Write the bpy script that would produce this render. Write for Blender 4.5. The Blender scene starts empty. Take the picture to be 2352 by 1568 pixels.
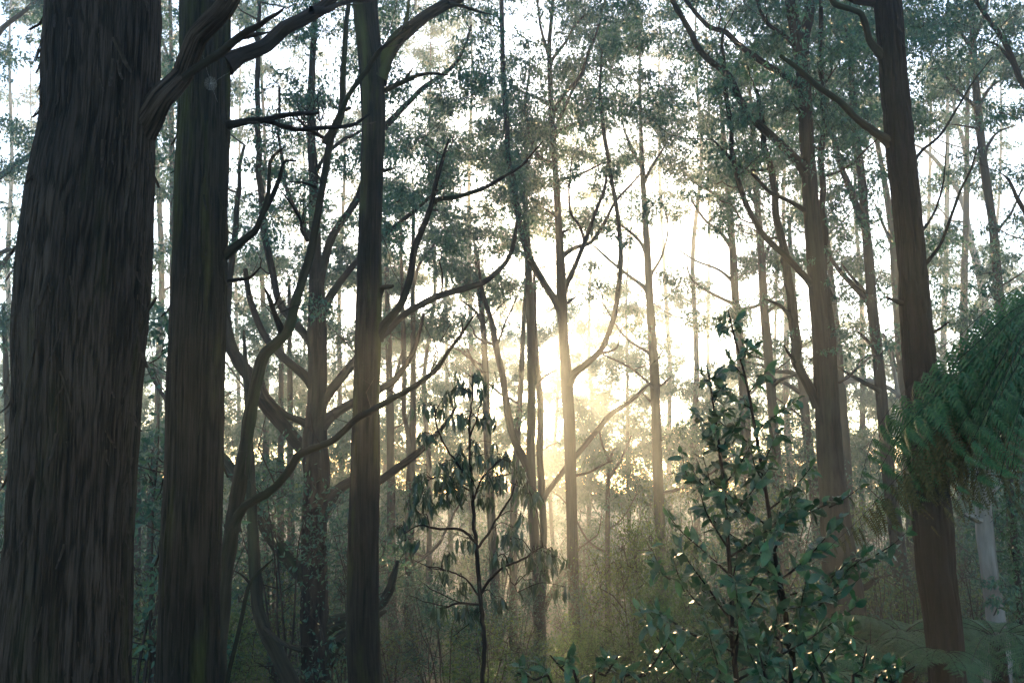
import bpy, math, random
import numpy as np
from mathutils import Vector, Matrix

SC = bpy.context.scene
COL = SC.collection

# ------------------------------------------------------------------ camera, sky, sun, exposure
FOC = 1829.0                    # focal length in units of a 2352 x 1568 picture
PITCH = math.radians(9.0)
CAMZ = 1.7
cam_d = bpy.data.cameras.new('camera')
cam_d.sensor_width = 36.0
cam_d.lens = FOC / 2352.0 * 36.0
cam_d.clip_start = 0.05
cam_d.clip_end = 2000.0
cam = bpy.data.objects.new('camera', cam_d)
COL.objects.link(cam)
cam.location = (0, 0, CAMZ)
cam.rotation_euler = (math.radians(90) + PITCH, 0, 0)
SC.camera = cam

SUN_AZ = math.radians(2.2)      # to the right of the view axis (+Y)
SUN_EL = math.radians(8.6)
world = bpy.data.worlds.new('World')
SC.world = world
world.use_nodes = True
wn = world.node_tree
sky = wn.nodes.new('ShaderNodeTexSky')
sky.sky_type = 'NISHITA'
sky.sun_disc = False
sky.sun_elevation = SUN_EL
sky.sun_rotation = SUN_AZ
sky.altitude = 300
sky.air_density = 1.0
sky.dust_density = 0.7
sky.ozone_density = 2.4
bg = wn.nodes['Background']
bg.inputs[1].default_value = 0.15
wn.links.new(sky.outputs[0], bg.inputs[0])

sun_d = bpy.data.lights.new('sun', 'SUN')
sun_d.energy = 4.0
sun_d.angle = math.radians(0.53)
sun_d.color = (1.0, 0.68, 0.36)
sun = bpy.data.objects.new('sun', sun_d)
COL.objects.link(sun)
S = Vector((math.sin(SUN_AZ) * math.cos(SUN_EL), math.cos(SUN_AZ) * math.cos(SUN_EL), math.sin(SUN_EL)))
sun.rotation_euler = S.to_track_quat('Z', 'Y').to_euler()
sun.location = S * 60

SC.view_settings.view_transform = 'Standard'
SC.view_settings.look = 'None'
SC.view_settings.gamma = 1.0
SC.view_settings.use_curve_mapping = False
SC.view_settings.exposure = 2.35
cy = SC.cycles
cy.max_bounces = 4
cy.diffuse_bounces = 2
cy.glossy_bounces = 1
cy.transmission_bounces = 2
cy.volume_bounces = 1
cy.sample_clamp_indirect = 4.0
cy.adaptive_threshold = 0.02
cy.use_denoising = True
try:
    cy.denoiser = 'OPENIMAGEDENOISE'
    cy.denoising_input_passes = 'RGB_ALBEDO_NORMAL'
    cy.denoising_prefilter = 'ACCURATE'
except Exception:
    pass
HAZE = 0.0018

# ------------------------------------------------------------------ picture <-> place helpers
CT, ST = math.cos(PITCH), math.sin(PITCH)


def at(x, y, d):
    """point of the place seen at (x, y) of a 2352 x 1568 picture, d metres ahead"""
    k = (y - 784.0) / FOC
    dy = CT + ST * k
    t = d / dy
    return np.array([t * (x - 1176.0) / FOC, d, CAMZ + t * (ST - CT * k)])


def far_of(d):
    """distance in metres of a tree from its order of depth"""
    return float(np.interp(d, [0, 9.5, 11, 13, 14, 18, 28, 75], [0, 9.5, 12, 15.5, 18, 27, 44, 112]))


def pxm(d, y=784.0):
    return (d / (CT + ST * (y - 784.0) / FOC)) / FOC


def ground_z(x, y):
    ys = [-60, 0, 3.5, 6, 9, 13, 18, 27, 44, 80, 115, 150, 180]
    zs = [0.6, 0.0, -0.2, -0.75, -1.5, -2.5, -3.7, -5.5, -8.0, -11.5, -13.5, -10.0, -4.0]
    z = np.interp(y, ys, zs)
    w = np.clip((np.asarray(x, float) - 1.5) / 6.0, 0, 1)
    z = z + 0.1 * w * w * (3 - 2 * w) * np.clip(np.asarray(y, float) / 8.0, 0, 1)
    z = z + 0.12 * np.sin(x * 0.9 + 1.3) * np.sin(y * 0.7) + 0.25 * np.sin(x * 0.21 + 0.4) * np.cos(y * 0.17)
    return z


# ------------------------------------------------------------------ materials
def new_mat(name):
    m = bpy.data.materials.new(name)
    m.use_nodes = True
    nt = m.node_tree
    for n in list(nt.nodes):
        nt.nodes.remove(n)
    out = nt.nodes.new('ShaderNodeOutputMaterial')
    return m, nt, out


def ramp(nt, stops):
    r = nt.nodes.new('ShaderNodeValToRGB')
    e = r.color_ramp.elements
    while len(e) > 2:
        e.remove(e[-1])
    e[0].position, e[0].color = stops[0][0], (*stops[0][1], 1)
    e[1].position, e[1].color = stops[1][0], (*stops[1][1], 1)
    for p, c in stops[2:]:
        n = e.new(p)
        n.color = (*c, 1)
    return r


def noise(nt, vec, scale, detail=4, rough=0.55, mscale=None):
    n = nt.nodes.new('ShaderNodeTexNoise')
    n.inputs['Scale'].default_value = scale
    n.inputs['Detail'].default_value = detail
    n.inputs['Roughness'].default_value = rough
    if mscale:
        mp = nt.nodes.new('ShaderNodeMapping')
        mp.inputs['Scale'].default_value = mscale
        nt.links.new(vec, mp.inputs['Vector'])
        vec = mp.outputs['Vector']
    nt.links.new(vec, n.inputs['Vector'])
    return n


def bark_mat(name, dark, mid, light, moss=None, moss_amt=0.5, fibre=26.0, bump=0.6, along=1.2):
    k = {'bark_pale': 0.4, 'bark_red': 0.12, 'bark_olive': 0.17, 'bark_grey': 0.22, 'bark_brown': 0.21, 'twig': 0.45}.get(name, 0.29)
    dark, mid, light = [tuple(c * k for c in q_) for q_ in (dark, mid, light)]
    if moss:
        moss = tuple(c * max(k, 0.5) for c in moss)
    m, nt, out = new_mat(name)
    a = nt.nodes.new('ShaderNodeAttribute')
    a.attribute_name = 'bark'
    v = a.outputs['Vector']
    n1 = noise(nt, v, 1.0, 6, 0.62, (fibre, fibre, along))
    n2 = noise(nt, v, 1.0, 4, 0.6, (fibre * 3.2, fibre * 3.2, along * 4))
    n3 = noise(nt, v, 1.0, 4, 0.6, (1.6, 1.6, 0.5))
    add = nt.nodes.new('ShaderNodeMath'); add.operation = 'MULTIPLY_ADD'
    nt.links.new(n2.outputs[0], add.inputs[0]); add.inputs[1].default_value = 0.35
    nt.links.new(n1.outputs[0], add.inputs[2])
    rd = nt.nodes.new('ShaderNodeMath'); rd.operation = 'MULTIPLY_ADD'
    nt.links.new(a.outputs['Alpha'], rd.inputs[0]); rd.inputs[1].default_value = 0.42
    nt.links.new(add.outputs[0], rd.inputs[2])
    r = ramp(nt, [(0.62, dark), (0.80, mid), (1.0, light)])
    dv = nt.nodes.new('ShaderNodeMath'); dv.operation = 'MULTIPLY'; dv.inputs[1].default_value = 0.95
    nt.links.new(rd.outputs[0], dv.inputs[0])
    nt.links.new(dv.outputs[0], r.inputs[0])
    col = r.outputs[0]
    mx = nt.nodes.new('ShaderNodeMix'); mx.data_type = 'RGBA'; mx.blend_type = 'MULTIPLY'
    r3 = ramp(nt, [(0.36, (0.4, 0.37, 0.35)), (0.66, (1.4, 1.32, 1.25))])
    nt.links.new(n3.outputs[0], r3.inputs[0])
    mx.inputs[0].default_value = 0.8
    nt.links.new(col, mx.inputs[6]); nt.links.new(r3.outputs[0], mx.inputs[7])
    col = mx.outputs[2]
    if moss:
        n4 = noise(nt, v, 1.0, 5, 0.6, (3.5, 3.5, 0.5))
        rm = ramp(nt, [(0.52, (0, 0, 0)), (0.66, (moss_amt,) * 3)])
        nt.links.new(n4.outputs[0], rm.inputs[0])
        mm = nt.nodes.new('ShaderNodeMix'); mm.data_type = 'RGBA'
        nt.links.new(rm.outputs[0], mm.inputs[0])
        nt.links.new(col, mm.inputs[6]); mm.inputs[7].default_value = (*moss, 1)
        col = mm.outputs[2]
    b = nt.nodes.new('ShaderNodeBsdfPrincipled')
    b.inputs['Roughness'].default_value = 0.9
    b.inputs['Specular IOR Level'].default_value = 0.15
    nt.links.new(col, b.inputs['Base Color'])
    bp = nt.nodes.new('ShaderNodeBump')
    bp.inputs['Strength'].default_value = bump
    bp.inputs['Distance'].default_value = 0.03
    nt.links.new(add.outputs[0], bp.inputs['Height'])
    nt.links.new(bp.outputs[0], b.inputs['Normal'])
    nt.links.new(b.outputs[0], out.inputs['Surface'])
    return m


def leaf_mat(name, c_dark, c_mid, c_light, transl=0.35, rough=0.5, spec=0.3, tcol=None, veins=False):
    m, nt, out = new_mat(name)
    g = nt.nodes.new('ShaderNodeNewGeometry')
    oi = nt.nodes.new('ShaderNodeObjectInfo')
    ad = nt.nodes.new('ShaderNodeMath'); ad.operation = 'ADD'
    nt.links.new(g.outputs['Random Per Island'], ad.inputs[0])
    nt.links.new(oi.outputs['Random'], ad.inputs[1])
    fr = nt.nodes.new('ShaderNodeMath'); fr.operation = 'FRACT'
    nt.links.new(ad.outputs[0], fr.inputs[0])
    r = ramp(nt, [(0.0, c_dark), (0.55, c_mid), (1.0, c_light)])
    nt.links.new(fr.outputs[0], r.inputs[0])
    col = r.outputs[0]
    b = nt.nodes.new('ShaderNodeBsdfPrincipled')
    b.inputs['Roughness'].default_value = rough
    b.inputs['Specular IOR Level'].default_value = spec
    if veins:
        tc = nt.nodes.new('ShaderNodeTexCoord')
        n = noise(nt, tc.outputs['Object'], 9, 4, 0.6)
        rr = ramp(nt, [(0.3, (0.7, 0.7, 0.7)), (0.75, (1.25, 1.25, 1.2))])
        nt.links.new(n.outputs[0], rr.inputs[0])
        mx = nt.nodes.new('ShaderNodeMix'); mx.data_type = 'RGBA'; mx.blend_type = 'MULTIPLY'
        mx.inputs[0].default_value = 1
        nt.links.new(col, mx.inputs[6]); nt.links.new(rr.outputs[0], mx.inputs[7])
        col = mx.outputs[2]
        bp = nt.nodes.new('ShaderNodeBump'); bp.inputs['Strength'].default_value = 0.25
        bp.inputs['Distance'].default_value = 0.03
        nt.links.new(n.outputs[0], bp.inputs['Height'])
        nt.links.new(bp.outputs[0], b.inputs['Normal'])
    nt.links.new(col, b.inputs['Base Color'])
    t = nt.nodes.new('ShaderNodeBsdfTranslucent')
    if tcol:
        t.inputs[0].default_value = (*tcol, 1)
    else:
        nt.links.new(col, t.inputs[0])
    mix = nt.nodes.new('ShaderNodeMixShader')
    mix.inputs[0].default_value = transl
    nt.links.new(b.outputs[0], mix.inputs[1]); nt.links.new(t.outputs[0], mix.inputs[2])
    nt.links.new(mix.outputs[0], out.inputs['Surface'])
    return m


M = {}
M['bark_grey'] = bark_mat('bark_grey', (0.014, 0.010, 0.007), (0.085, 0.060, 0.043), (0.23, 0.18, 0.142), (0.06, 0.065, 0.02), 0.5, 70, 1.0, 2.2)
M['bark_olive'] = bark_mat('bark_olive', (0.018, 0.015, 0.011), (0.07, 0.058, 0.042), (0.14, 0.12, 0.09), (0.075, 0.085, 0.02), 0.85, 50, 0.8)
M['bark_red'] = bark_mat('bark_red', (0.014, 0.009, 0.007), (0.06, 0.037, 0.028), (0.12, 0.085, 0.068), (0.045, 0.045, 0.02), 0.3, 26, 0.8)
M['bark_brown'] = bark_mat('bark_brown', (0.03, 0.022, 0.018), (0.085, 0.062, 0.05), (0.15, 0.12, 0.1), (0.06, 0.062, 0.03), 0.4, 30, 0.5)
M['bark_moss'] = bark_mat('bark_moss', (0.025, 0.022, 0.015), (0.075, 0.07, 0.045), (0.13, 0.12, 0.085), (0.05, 0.075, 0.03), 0.7, 30, 0.5)
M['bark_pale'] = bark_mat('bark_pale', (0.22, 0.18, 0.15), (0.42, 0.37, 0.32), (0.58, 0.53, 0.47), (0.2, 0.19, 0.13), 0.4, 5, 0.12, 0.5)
M['bark_dead'] = bark_mat('bark_dead', (0.014, 0.011, 0.009), (0.04, 0.032, 0.026), (0.085, 0.072, 0.06), (0.04, 0.05, 0.02), 0.4, 40, 0.5)
M['twig'] = bark_mat('twig', (0.03, 0.024, 0.02), (0.07, 0.055, 0.045), (0.12, 0.1, 0.085), None, 0, 30, 0.2)
M['stem'] = bark_mat('stem', (0.010, 0.008, 0.007), (0.022, 0.017, 0.014), (0.04, 0.03, 0.026), None, 0, 60, 0.2)
M['leaf_gum'] = leaf_mat('leaf_gum', (0.014, 0.056, 0.038), (0.026, 0.088, 0.054), (0.056, 0.122, 0.050), 0.34, 0.5, 0.35)
M['leaf_olive'] = leaf_mat('leaf_olive', (0.030, 0.066, 0.018), (0.064, 0.115, 0.028), (0.12, 0.16, 0.036), 0.5, 0.5, 0.35)
M['leaf_shrub'] = leaf_mat('leaf_shrub', (0.008, 0.042, 0.021), (0.015, 0.066, 0.030), (0.038, 0.105, 0.032), 0.22, 0.42, 0.42, veins=True)
M['leaf_droop'] = leaf_mat('leaf_droop', (0.014, 0.034, 0.018), (0.024, 0.052, 0.024), (0.042, 0.074, 0.03), 0.25, 0.38, 0.45)
M['fern'] = leaf_mat('fern', (0.016, 0.062, 0.022), (0.028, 0.086, 0.029), (0.048, 0.115, 0.035), 0.25, 0.55, 0.22)
M['fern_brown'] = leaf_mat('fern_brown', (0.024, 0.026, 0.009), (0.044, 0.042, 0.014), (0.075, 0.062, 0.022), 0.12, 0.7, 0.12)
M['ivy'] = leaf_mat('ivy', (0.012, 0.045, 0.016), (0.02, 0.07, 0.022), (0.035, 0.1, 0.03), 0.25, 0.4, 0.4)
m, nt, out = new_mat('web_silk')
b = nt.nodes.new('ShaderNodeBsdfPrincipled'); b.inputs['Base Color'].default_value = (0.55, 0.55, 0.52, 1)
b.inputs['Roughness'].default_value = 0.5
nt.links.new(b.outputs[0], out.inputs[0])
M['web'] = m
m, nt, out = new_mat('forest_floor')
tc = nt.nodes.new('ShaderNodeTexCoord')
n1 = noise(nt, tc.outputs['Object'], 1.6, 8, 0.7)
n2 = noise(nt, tc.outputs['Object'], 22, 6, 0.7)
r1 = ramp(nt, [(0.3, (0.022, 0.017, 0.011)), (0.55, (0.06, 0.046, 0.028)), (0.75, (0.04, 0.055, 0.02))])
nt.links.new(n1.outputs[0], r1.inputs[0])
r2 = ramp(nt, [(0.3, (0.45, 0.42, 0.4)), (0.7, (1.3, 1.25, 1.2))])
nt.links.new(n2.outputs[0], r2.inputs[0])
mx = nt.nodes.new('ShaderNodeMix'); mx.data_type = 'RGBA'; mx.blend_type = 'MULTIPLY'; mx.inputs[0].default_value = 1
nt.links.new(r1.outputs[0], mx.inputs[6]); nt.links.new(r2.outputs[0], mx.inputs[7])
b = nt.nodes.new('ShaderNodeBsdfPrincipled'); b.inputs['Roughness'].default_value = 0.95
nt.links.new(mx.outputs[2], b.inputs['Base Color'])
bp = nt.nodes.new('ShaderNodeBump'); bp.inputs['Distance'].default_value = 0.06
nt.links.new(n2.outputs[0], bp.inputs['Height']); nt.links.new(bp.outputs[0], b.inputs['Normal'])
nt.links.new(b.outputs[0], out.inputs[0])
M['floor'] = m


# ------------------------------------------------------------------ mesh helpers
class Buf:
    def __init__(self):
        self.V, self.Q, self.Mi, self.B, self.n = [], [], [], [], 0

    def add(self, v, q, mi=0, bc=None):
        v = np.asarray(v, np.float32)
        q = np.asarray(q, np.int32)
        self.V.append(v); self.Q.append(q + self.n)
        self.Mi.append(np.full(len(q), mi, np.int32))
        if bc is None:
            bc = v
        bc = np.asarray(bc, np.float32)
        if bc.shape[1] == 3:
            bc = np.concatenate([bc, np.full((len(bc), 1), 0.5, np.float32)], 1)
        self.B.append(bc)
        self.n += len(v)

    def mesh(self, name, mats, org=(0, 0, 0), smooth=True):
        me = bpy.data.meshes.new(name)
        V = np.concatenate(self.V) - np.asarray(org, np.float32)
        Q = np.concatenate([q_.ravel() for q_ in self.Q]); MI = np.concatenate(self.Mi); B = np.concatenate(self.B)
        sz = np.concatenate([np.full(len(q_), q_.shape[1], np.int32) for q_ in self.Q])
        nf = len(sz)
        me.vertices.add(len(V)); me.loops.add(Q.size); me.polygons.add(nf)
        me.vertices.foreach_set('co', V.ravel())
        me.loops.foreach_set('vertex_index', Q.ravel())
        me.polygons.foreach_set('loop_start', (np.cumsum(sz) - sz).astype(np.int32))
        me.polygons.foreach_set('material_index', MI)
        me.polygons.foreach_set('use_smooth', np.full(nf, smooth))
        at_ = me.attributes.new('bark', 'FLOAT_COLOR', 'POINT')
        at_.data.foreach_set('color', B.ravel())
        for m_ in mats:
            me.materials.append(M[m_])
        me.update(calc_edges=True)
        return me


def link(name, me, parent=None, loc=None):
    o = bpy.data.objects.new(name, me)
    COL.objects.link(o)
    if parent is not None:
        o.parent = parent
    if loc is not None:
        o.location = loc
    return o


def thing(name, label, cat, loc, group=None):
    o = bpy.data.objects.new(name, None)
    o.empty_display_size = 0.2
    COL.objects.link(o)
    o.location = loc
    o['label'] = label; o['category'] = cat
    if group:
        o['group'] = group
    return o


def resample(P, step):
    """Catmull-Rom through the rows of P (x, y, z, r), about step metres apart"""
    P = np.asarray(P, float)
    if len(P) == 2:
        P = np.array([P[0], (P[0] + P[1]) / 2, P[1]])
    E = np.vstack([2 * P[0] - P[1], P, 2 * P[-1] - P[-2]])
    out_ = []
    for i in range(1, len(E) - 2):
        L = np.linalg.norm(E[i + 1, :3] - E[i, :3])
        k = max(2, int(math.ceil(L / step)))
        t = np.linspace(0, 1, k, endpoint=False)[:, None]
        p0, p1, p2, p3 = E[i - 1], E[i], E[i + 1], E[i + 2]
        out_.append(0.5 * (2 * p1 + (p2 - p0) * t + (2 * p0 - 5 * p1 + 4 * p2 - p3) * t ** 2 + (3 * p1 - p0 - 3 * p2 + p3) * t ** 3))
    out_.append(P[-1:])
    R = np.concatenate(out_)
    R[:, 3] = np.maximum(R[:, 3], 0.0008)
    return R


def frames(P):
    T = np.gradient(P, axis=0)
    T /= np.linalg.norm(T, axis=1)[:, None] + 1e-9
    u = np.cross(T[0], [0.31, 0.93, 0.17]); u /= np.linalg.norm(u)
    U = np.zeros_like(P)
    for i in range(len(P)):
        u = u - T[i] * (u @ T[i]); u /= np.linalg.norm(u) + 1e-9
        U[i] = u
    return T, U, np.cross(T, U)


def tube(R, sides, disp=None, cap=True, seed=0):
    P, r = R[:, :3], R[:, 3].copy()
    if cap:
        P = np.vstack([P, P[-1:] + (P[-1:] - P[-2:-1]) * 0.2])
        r = np.append(r, 0.0004)
    T, U, W = frames(P)
    n = len(P)
    th = np.linspace(0, 2 * math.pi, sides, endpoint=False)
    s = np.concatenate([[0], np.cumsum(np.linalg.norm(np.diff(P, axis=0), axis=1))])
    rr = np.repeat(r[:, None], sides, 1)
    if disp is not None:
        rr = rr + disp(th[None, :].repeat(n, 0), s[:, None].repeat(sides, 1), rr)
    c, si = np.cos(th), np.sin(th)
    V = P[:, None, :] + rr[..., None] * (U[:, None, :] * c[None, :, None] + W[:, None, :] * si[None, :, None])
    r0 = np.median(r)
    bc = np.full((n, sides, 4), 0.5)
    if disp is not None and getattr(disp, 'ridge', None) is not None:
        bc[..., 3] = disp.ridge
    bc[..., 0] = c * r0 + seed * 1.7; bc[..., 1] = si * r0 - seed * 0.9; bc[..., 2] = s[:, None]
    i = np.arange(n - 1)[:, None] * sides
    j = np.arange(sides)[None, :]
    j2 = (j + 1) % sides
    Q = np.stack([i + j, i + j2, i + sides + j2, i + sides + j], -1).reshape(-1, 4)
    return V.reshape(-1, 3), Q, bc.reshape(-1, 4)


class VN:
    """value noise, periodic around the trunk"""
    def __init__(self, nu, seed):
        self.nu = nu
        self.t = np.random.default_rng(seed).random((nu, 512))

    def __call__(self, u, v):
        iu = np.floor(u).astype(int); iv = np.floor(v).astype(int)
        fu = u - iu; fv = v - iv
        fu = fu * fu * (3 - 2 * fu); fv = fv * fv * (3 - 2 * fv)
        a, b_ = iu % self.nu, (iu + 1) % self.nu
        c, d = iv % 512, (iv + 1) % 512
        t = self.t
        return (t[a, c] * (1 - fu) + t[b_, c] * fu) * (1 - fv) + (t[a, d] * (1 - fu) + t[b_, d] * fu) * fv


def bark_disp(seed, nridge, depth, zlen, lump):
    a, b_, c, d, w = VN(nridge, seed), VN(nridge * 2, seed + 1), VN(6, seed + 2), VN(nridge * 3, seed + 3), VN(8, seed + 4)

    def f(th, s, r):
        t = th / (2 * math.pi)
        wob = (w(t * 8, s / 0.9) - 0.5) * 0.035 + (a(t * nridge, s / 0.22) - 0.5) * 0.012
        n1 = a((t + wob) * nridge, s / zlen)
        n2 = b_((t + wob) * nridge * 2, s / (zlen * 0.6))
        n4 = d((t + wob) * nridge * 3, s / (zlen * 0.35))
        fis = np.exp(-((n1 - 0.5) / 0.11) ** 2)
        n3 = c(t * 6, s / 0.8)
        h = -1.1 * fis + 0.9 * (n2 - 0.5) + 0.8 * (n4 - 0.5)
        f.ridge = np.clip(0.66 + 0.5 * h, 0, 1)
        return depth * h + lump * r * (n3 - 0.5)
    return f


def knobs(seed, amt):
    a, b_ = VN(5, seed), VN(9, seed + 7)

    def f(th, s, r):
        t = th / (2 * math.pi)
        k = 1.0 / max(0.05, float(np.median(r)) * 4)
        return r * amt * ((a(t * 5, s * k) - 0.5) + 0.6 * (b_(t * 9, s * k * 2.3) - 0.5))
    return f


def leaf_quads(pos, ax, nrm, L, Wd):
    """rhombic leaves: arrays of base point, axis, normal, length, width"""
    sd = np.cross(ax, nrm)
    sd /= np.linalg.norm(sd, axis=1)[:, None] + 1e-9
    L = L[:, None]; Wd = Wd[:, None]
    m_ = pos + ax * L * 0.42 + nrm * L * 0.05
    V = np.stack([pos, m_ + sd * Wd * 0.5, pos + ax * L, m_ - sd * Wd * 0.5], 1)
    Q = np.arange(len(pos) * 4).reshape(-1, 4)
    return V.reshape(-1, 3), Q


def leaf_tris(pos, ax, nrm, L, Wd):
    """three-cornered leaves for the crowns farther off"""
    sd = np.cross(ax, nrm)
    sd /= np.linalg.norm(sd, axis=1)[:, None] + 1e-9
    L = L[:, None]; Wd = Wd[:, None]
    b_ = pos + ax * L * 0.12
    V = np.stack([b_ + sd * Wd * 0.5, pos + ax * L, b_ - sd * Wd * 0.5], 1)
    return V.reshape(-1, 3), np.arange(len(pos) * 3).reshape(-1, 3)


def unit(v):
    return v / (np.linalg.norm(v, axis=-1, keepdims=True) + 1e-9)


def sticks(P0, P1, P2, r):
    """many thin bent twigs at once (three-sided)"""
    n = len(P0)
    T = unit(P2 - P0)
    U = unit(np.cross(T, np.array([0.31, 0.93, 0.17])))
    W = np.cross(T, U)
    th = np.array([0, 2.094, 4.189])
    ring = U[:, None] * np.cos(th)[None, :, None] + W[:, None] * np.sin(th)[None, :, None]
    V = np.stack([P0[:, None] + ring * r[:, None, None], P1[:, None] + ring * r[:, None, None] * 0.8, P2[:, None] + ring * r[:, None, None] * 0.45], 1)
    b0 = (np.arange(n) * 9)[:, None, None]
    i = (np.arange(2) * 3)[None, :, None]
    j = np.arange(3)[None, None, :]
    j2 = (j + 1) % 3
    Q = np.stack([b0 + i + j, b0 + i + j2, b0 + i + 3 + j2, b0 + i + 3 + j], -1).reshape(-1, 4)
    return V.reshape(-1, 3), Q


class Tree:
    """a tree: an Empty at its foot, a trunk, branches, and a crown of twigs and leaves"""
    def __init__(self, name, label, depth, trunk, bark='bark_brown', group=None, sides=18, step=None, disp=None,
                 seed=1, cat='tree', top=None, leaf='leaf_gum', wt=1.0, knob=0.22, crown_from=None):
        self.rng = np.random.default_rng(seed * 77 + 5)
        depth = far_of(depth)
        self.d, self.bark, self.seed, self.leaf, self.wt = depth, bark, seed, leaf, wt
        pts = [np.append(at(x, y, depth), hw * pxm(depth, y)) for x, y, hw in sorted(trunk, key=lambda q: -q[1])]
        # carry the trunk down to the ground with a slight flare
        b0 = pts[0]
        gz = float(ground_z(b0[0], b0[1]))
        if b0[2] > gz:
            dirn = (pts[0] - pts[1])[:3]
            dirn = dirn / max(1e-6, abs(dirn[2]))
            h = b0[2] - gz
            foot = b0[:3] + dirn * h * 0.6
            foot[2] = gz
            r = b0[3] * (1 + min(0.35, 0.06 * h))
            pts.insert(0, np.append(foot, r * 1.12))
        f = pts[0].copy(); f[2] -= 0.35; f[3] *= 1.15
        pts.insert(0, f)
        self.base = np.array([pts[1][0], pts[1][1], pts[1][2]])
        self.root = thing(name, label, cat, self.base, group)
        self.skel = []
        if step is None:
            step = 0.16
        R = resample(pts, step)
        self.trunkR = R
        b_ = Buf()
        b_.add(*self._t(R, sides, disp or knobs(seed, knob * 0.5)))
        link('trunk', b_.mesh('trunk', [bark], self.base), self.root)
        self.skel.append(R)
        self.clumps = []
        self.limbs = []
        self.nb = 0

    def _t(self, R, sides, disp):
        v, q, bc = tube(R, sides, disp, seed=self.seed)
        return v, q, 0, bc

    def world(self, path, dd):
        n = len(path)
        out_ = []
        for i, p in enumerate(path):
            d = self.d + dd * (i / max(1, n - 1)) ** 1.3
            out_.append(np.append(at(p[0], p[1], d), p[2] * pxm(d, p[1])))
        return np.array(out_)

    def branch(self, path, dd=None, sides=9, bark=None, name='branch', leafy=True, rough=0.35):
        """a limb traced from (x, y, half width) points; dd = how far its tip lies behind or before the trunk"""
        self.nb += 1
        if dd is None:
            dd = float(self.rng.uniform(-1, 1)) * 0.09 * self.d * 0.6
        path = [(p[0], p[1], p[2] if len(p) > 2 else 2) for p in path]
        if self is globals().get('T5') or (self is globals().get('T1') and path[0][2] > 20):
            path = [(p[0], p[1], p[2] * 0.86) for p in path]
        P = self.world(path, dd)
        R = resample(P, max(0.05, 0.006 * self.d))
        k = len(R)
        nk = max(3, k // 5)
        cj = self.rng.normal(0, 1, (nk, 3)); cj[0] = 0
        jit = np.stack([np.interp(np.linspace(0, nk - 1, k), np.arange(nk), cj[:, a_]) for a_ in range(3)], 1)
        R[:, :3] += jit * (np.minimum(R[:, 3:4] * 0.5, 0.022) + 0.005)
        if not name.startswith('dead'):
            R[:, 3] *= 1 + 0.35 * np.exp(-np.arange(k) / 2.5)
        b_ = Buf()
        dsp = knobs(self.seed + self.nb * 3, rough)
        big = float(np.percentile(R[:, 3], 70))
        if big > 0.05:
            sides = max(sides, 56 if self.d < 10 else 36)
            dsp = bark_disp(self.seed + self.nb * 3, 22, 0.09 * big, 0.35, 0.22)
        b_.add(*self._t(R, sides, dsp))
        o = link(name, b_.mesh(name, [bark or self.bark], self.base), self.root)
        self.limbs.append(R)
        if leafy:
            self.skel.append(R)
        return o

    def side_twigs(self, per_m=2.2, top=1.0):
        """bare side twigs along the limbs"""
        rng = self.rng
        a, b_, c, r = [], [], [], []
        for R in self.limbs:
            if len(R) < 4:
                continue
            T = unit(np.gradient(R[:, :3], axis=0))
            ln = np.linalg.norm(np.diff(R[:, :3], axis=0), axis=1).sum()
            for _ in range(int(rng.poisson(ln * per_m))):
                k = int(rng.uniform(0.12, 0.98) * (len(R) - 1))
                dv = unit(T[k] * rng.uniform(0.3, 1.0) + rng.normal(0, 0.6, 3) + np.array([0, 0, 0.25]))
                L = rng.uniform(0.12, 0.8) * (1 if rng.random() < 0.7 else 1.5) * top
                p0 = R[k, :3]; p1 = p0 + dv * L * 0.5 + rng.normal(0, 0.04, 3)
                p2 = p1 + unit(dv + rng.normal(0, 0.35, 3) + [0, 0, 0.15]) * L * 0.5
                rr = min(R[k, 3] * 0.45, 0.010) * rng.uniform(0.5, 1)
                a.append(p0); b_.append(p1); c.append(p2); r.append(rr)
                for _ in range(int(rng.integers(0, 4))):
                    q0 = p1 if rng.random() < 0.5 else (p1 + p2) / 2
                    d2 = unit(dv + rng.normal(0, 0.6, 3))
                    l2 = L * rng.uniform(0.15, 0.45)
                    a.append(q0); b_.append(q0 + d2 * l2 * 0.5 + rng.normal(0, 0.015, 3)); c.append(q0 + d2 * l2); r.append(rr * 0.5)
        if a:
            buf = Buf()
            v, q = sticks(np.array(a), np.array(b_), np.array(c), np.maximum(np.array(r), 0.0011 + 0.00012 * self.d))
            buf.add(v, q, 0, v * 1.0)
            o = link('twigs', buf.mesh('twigs', ['twig'], self.base), self.root)
            o['kind'] = 'stuff'

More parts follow.
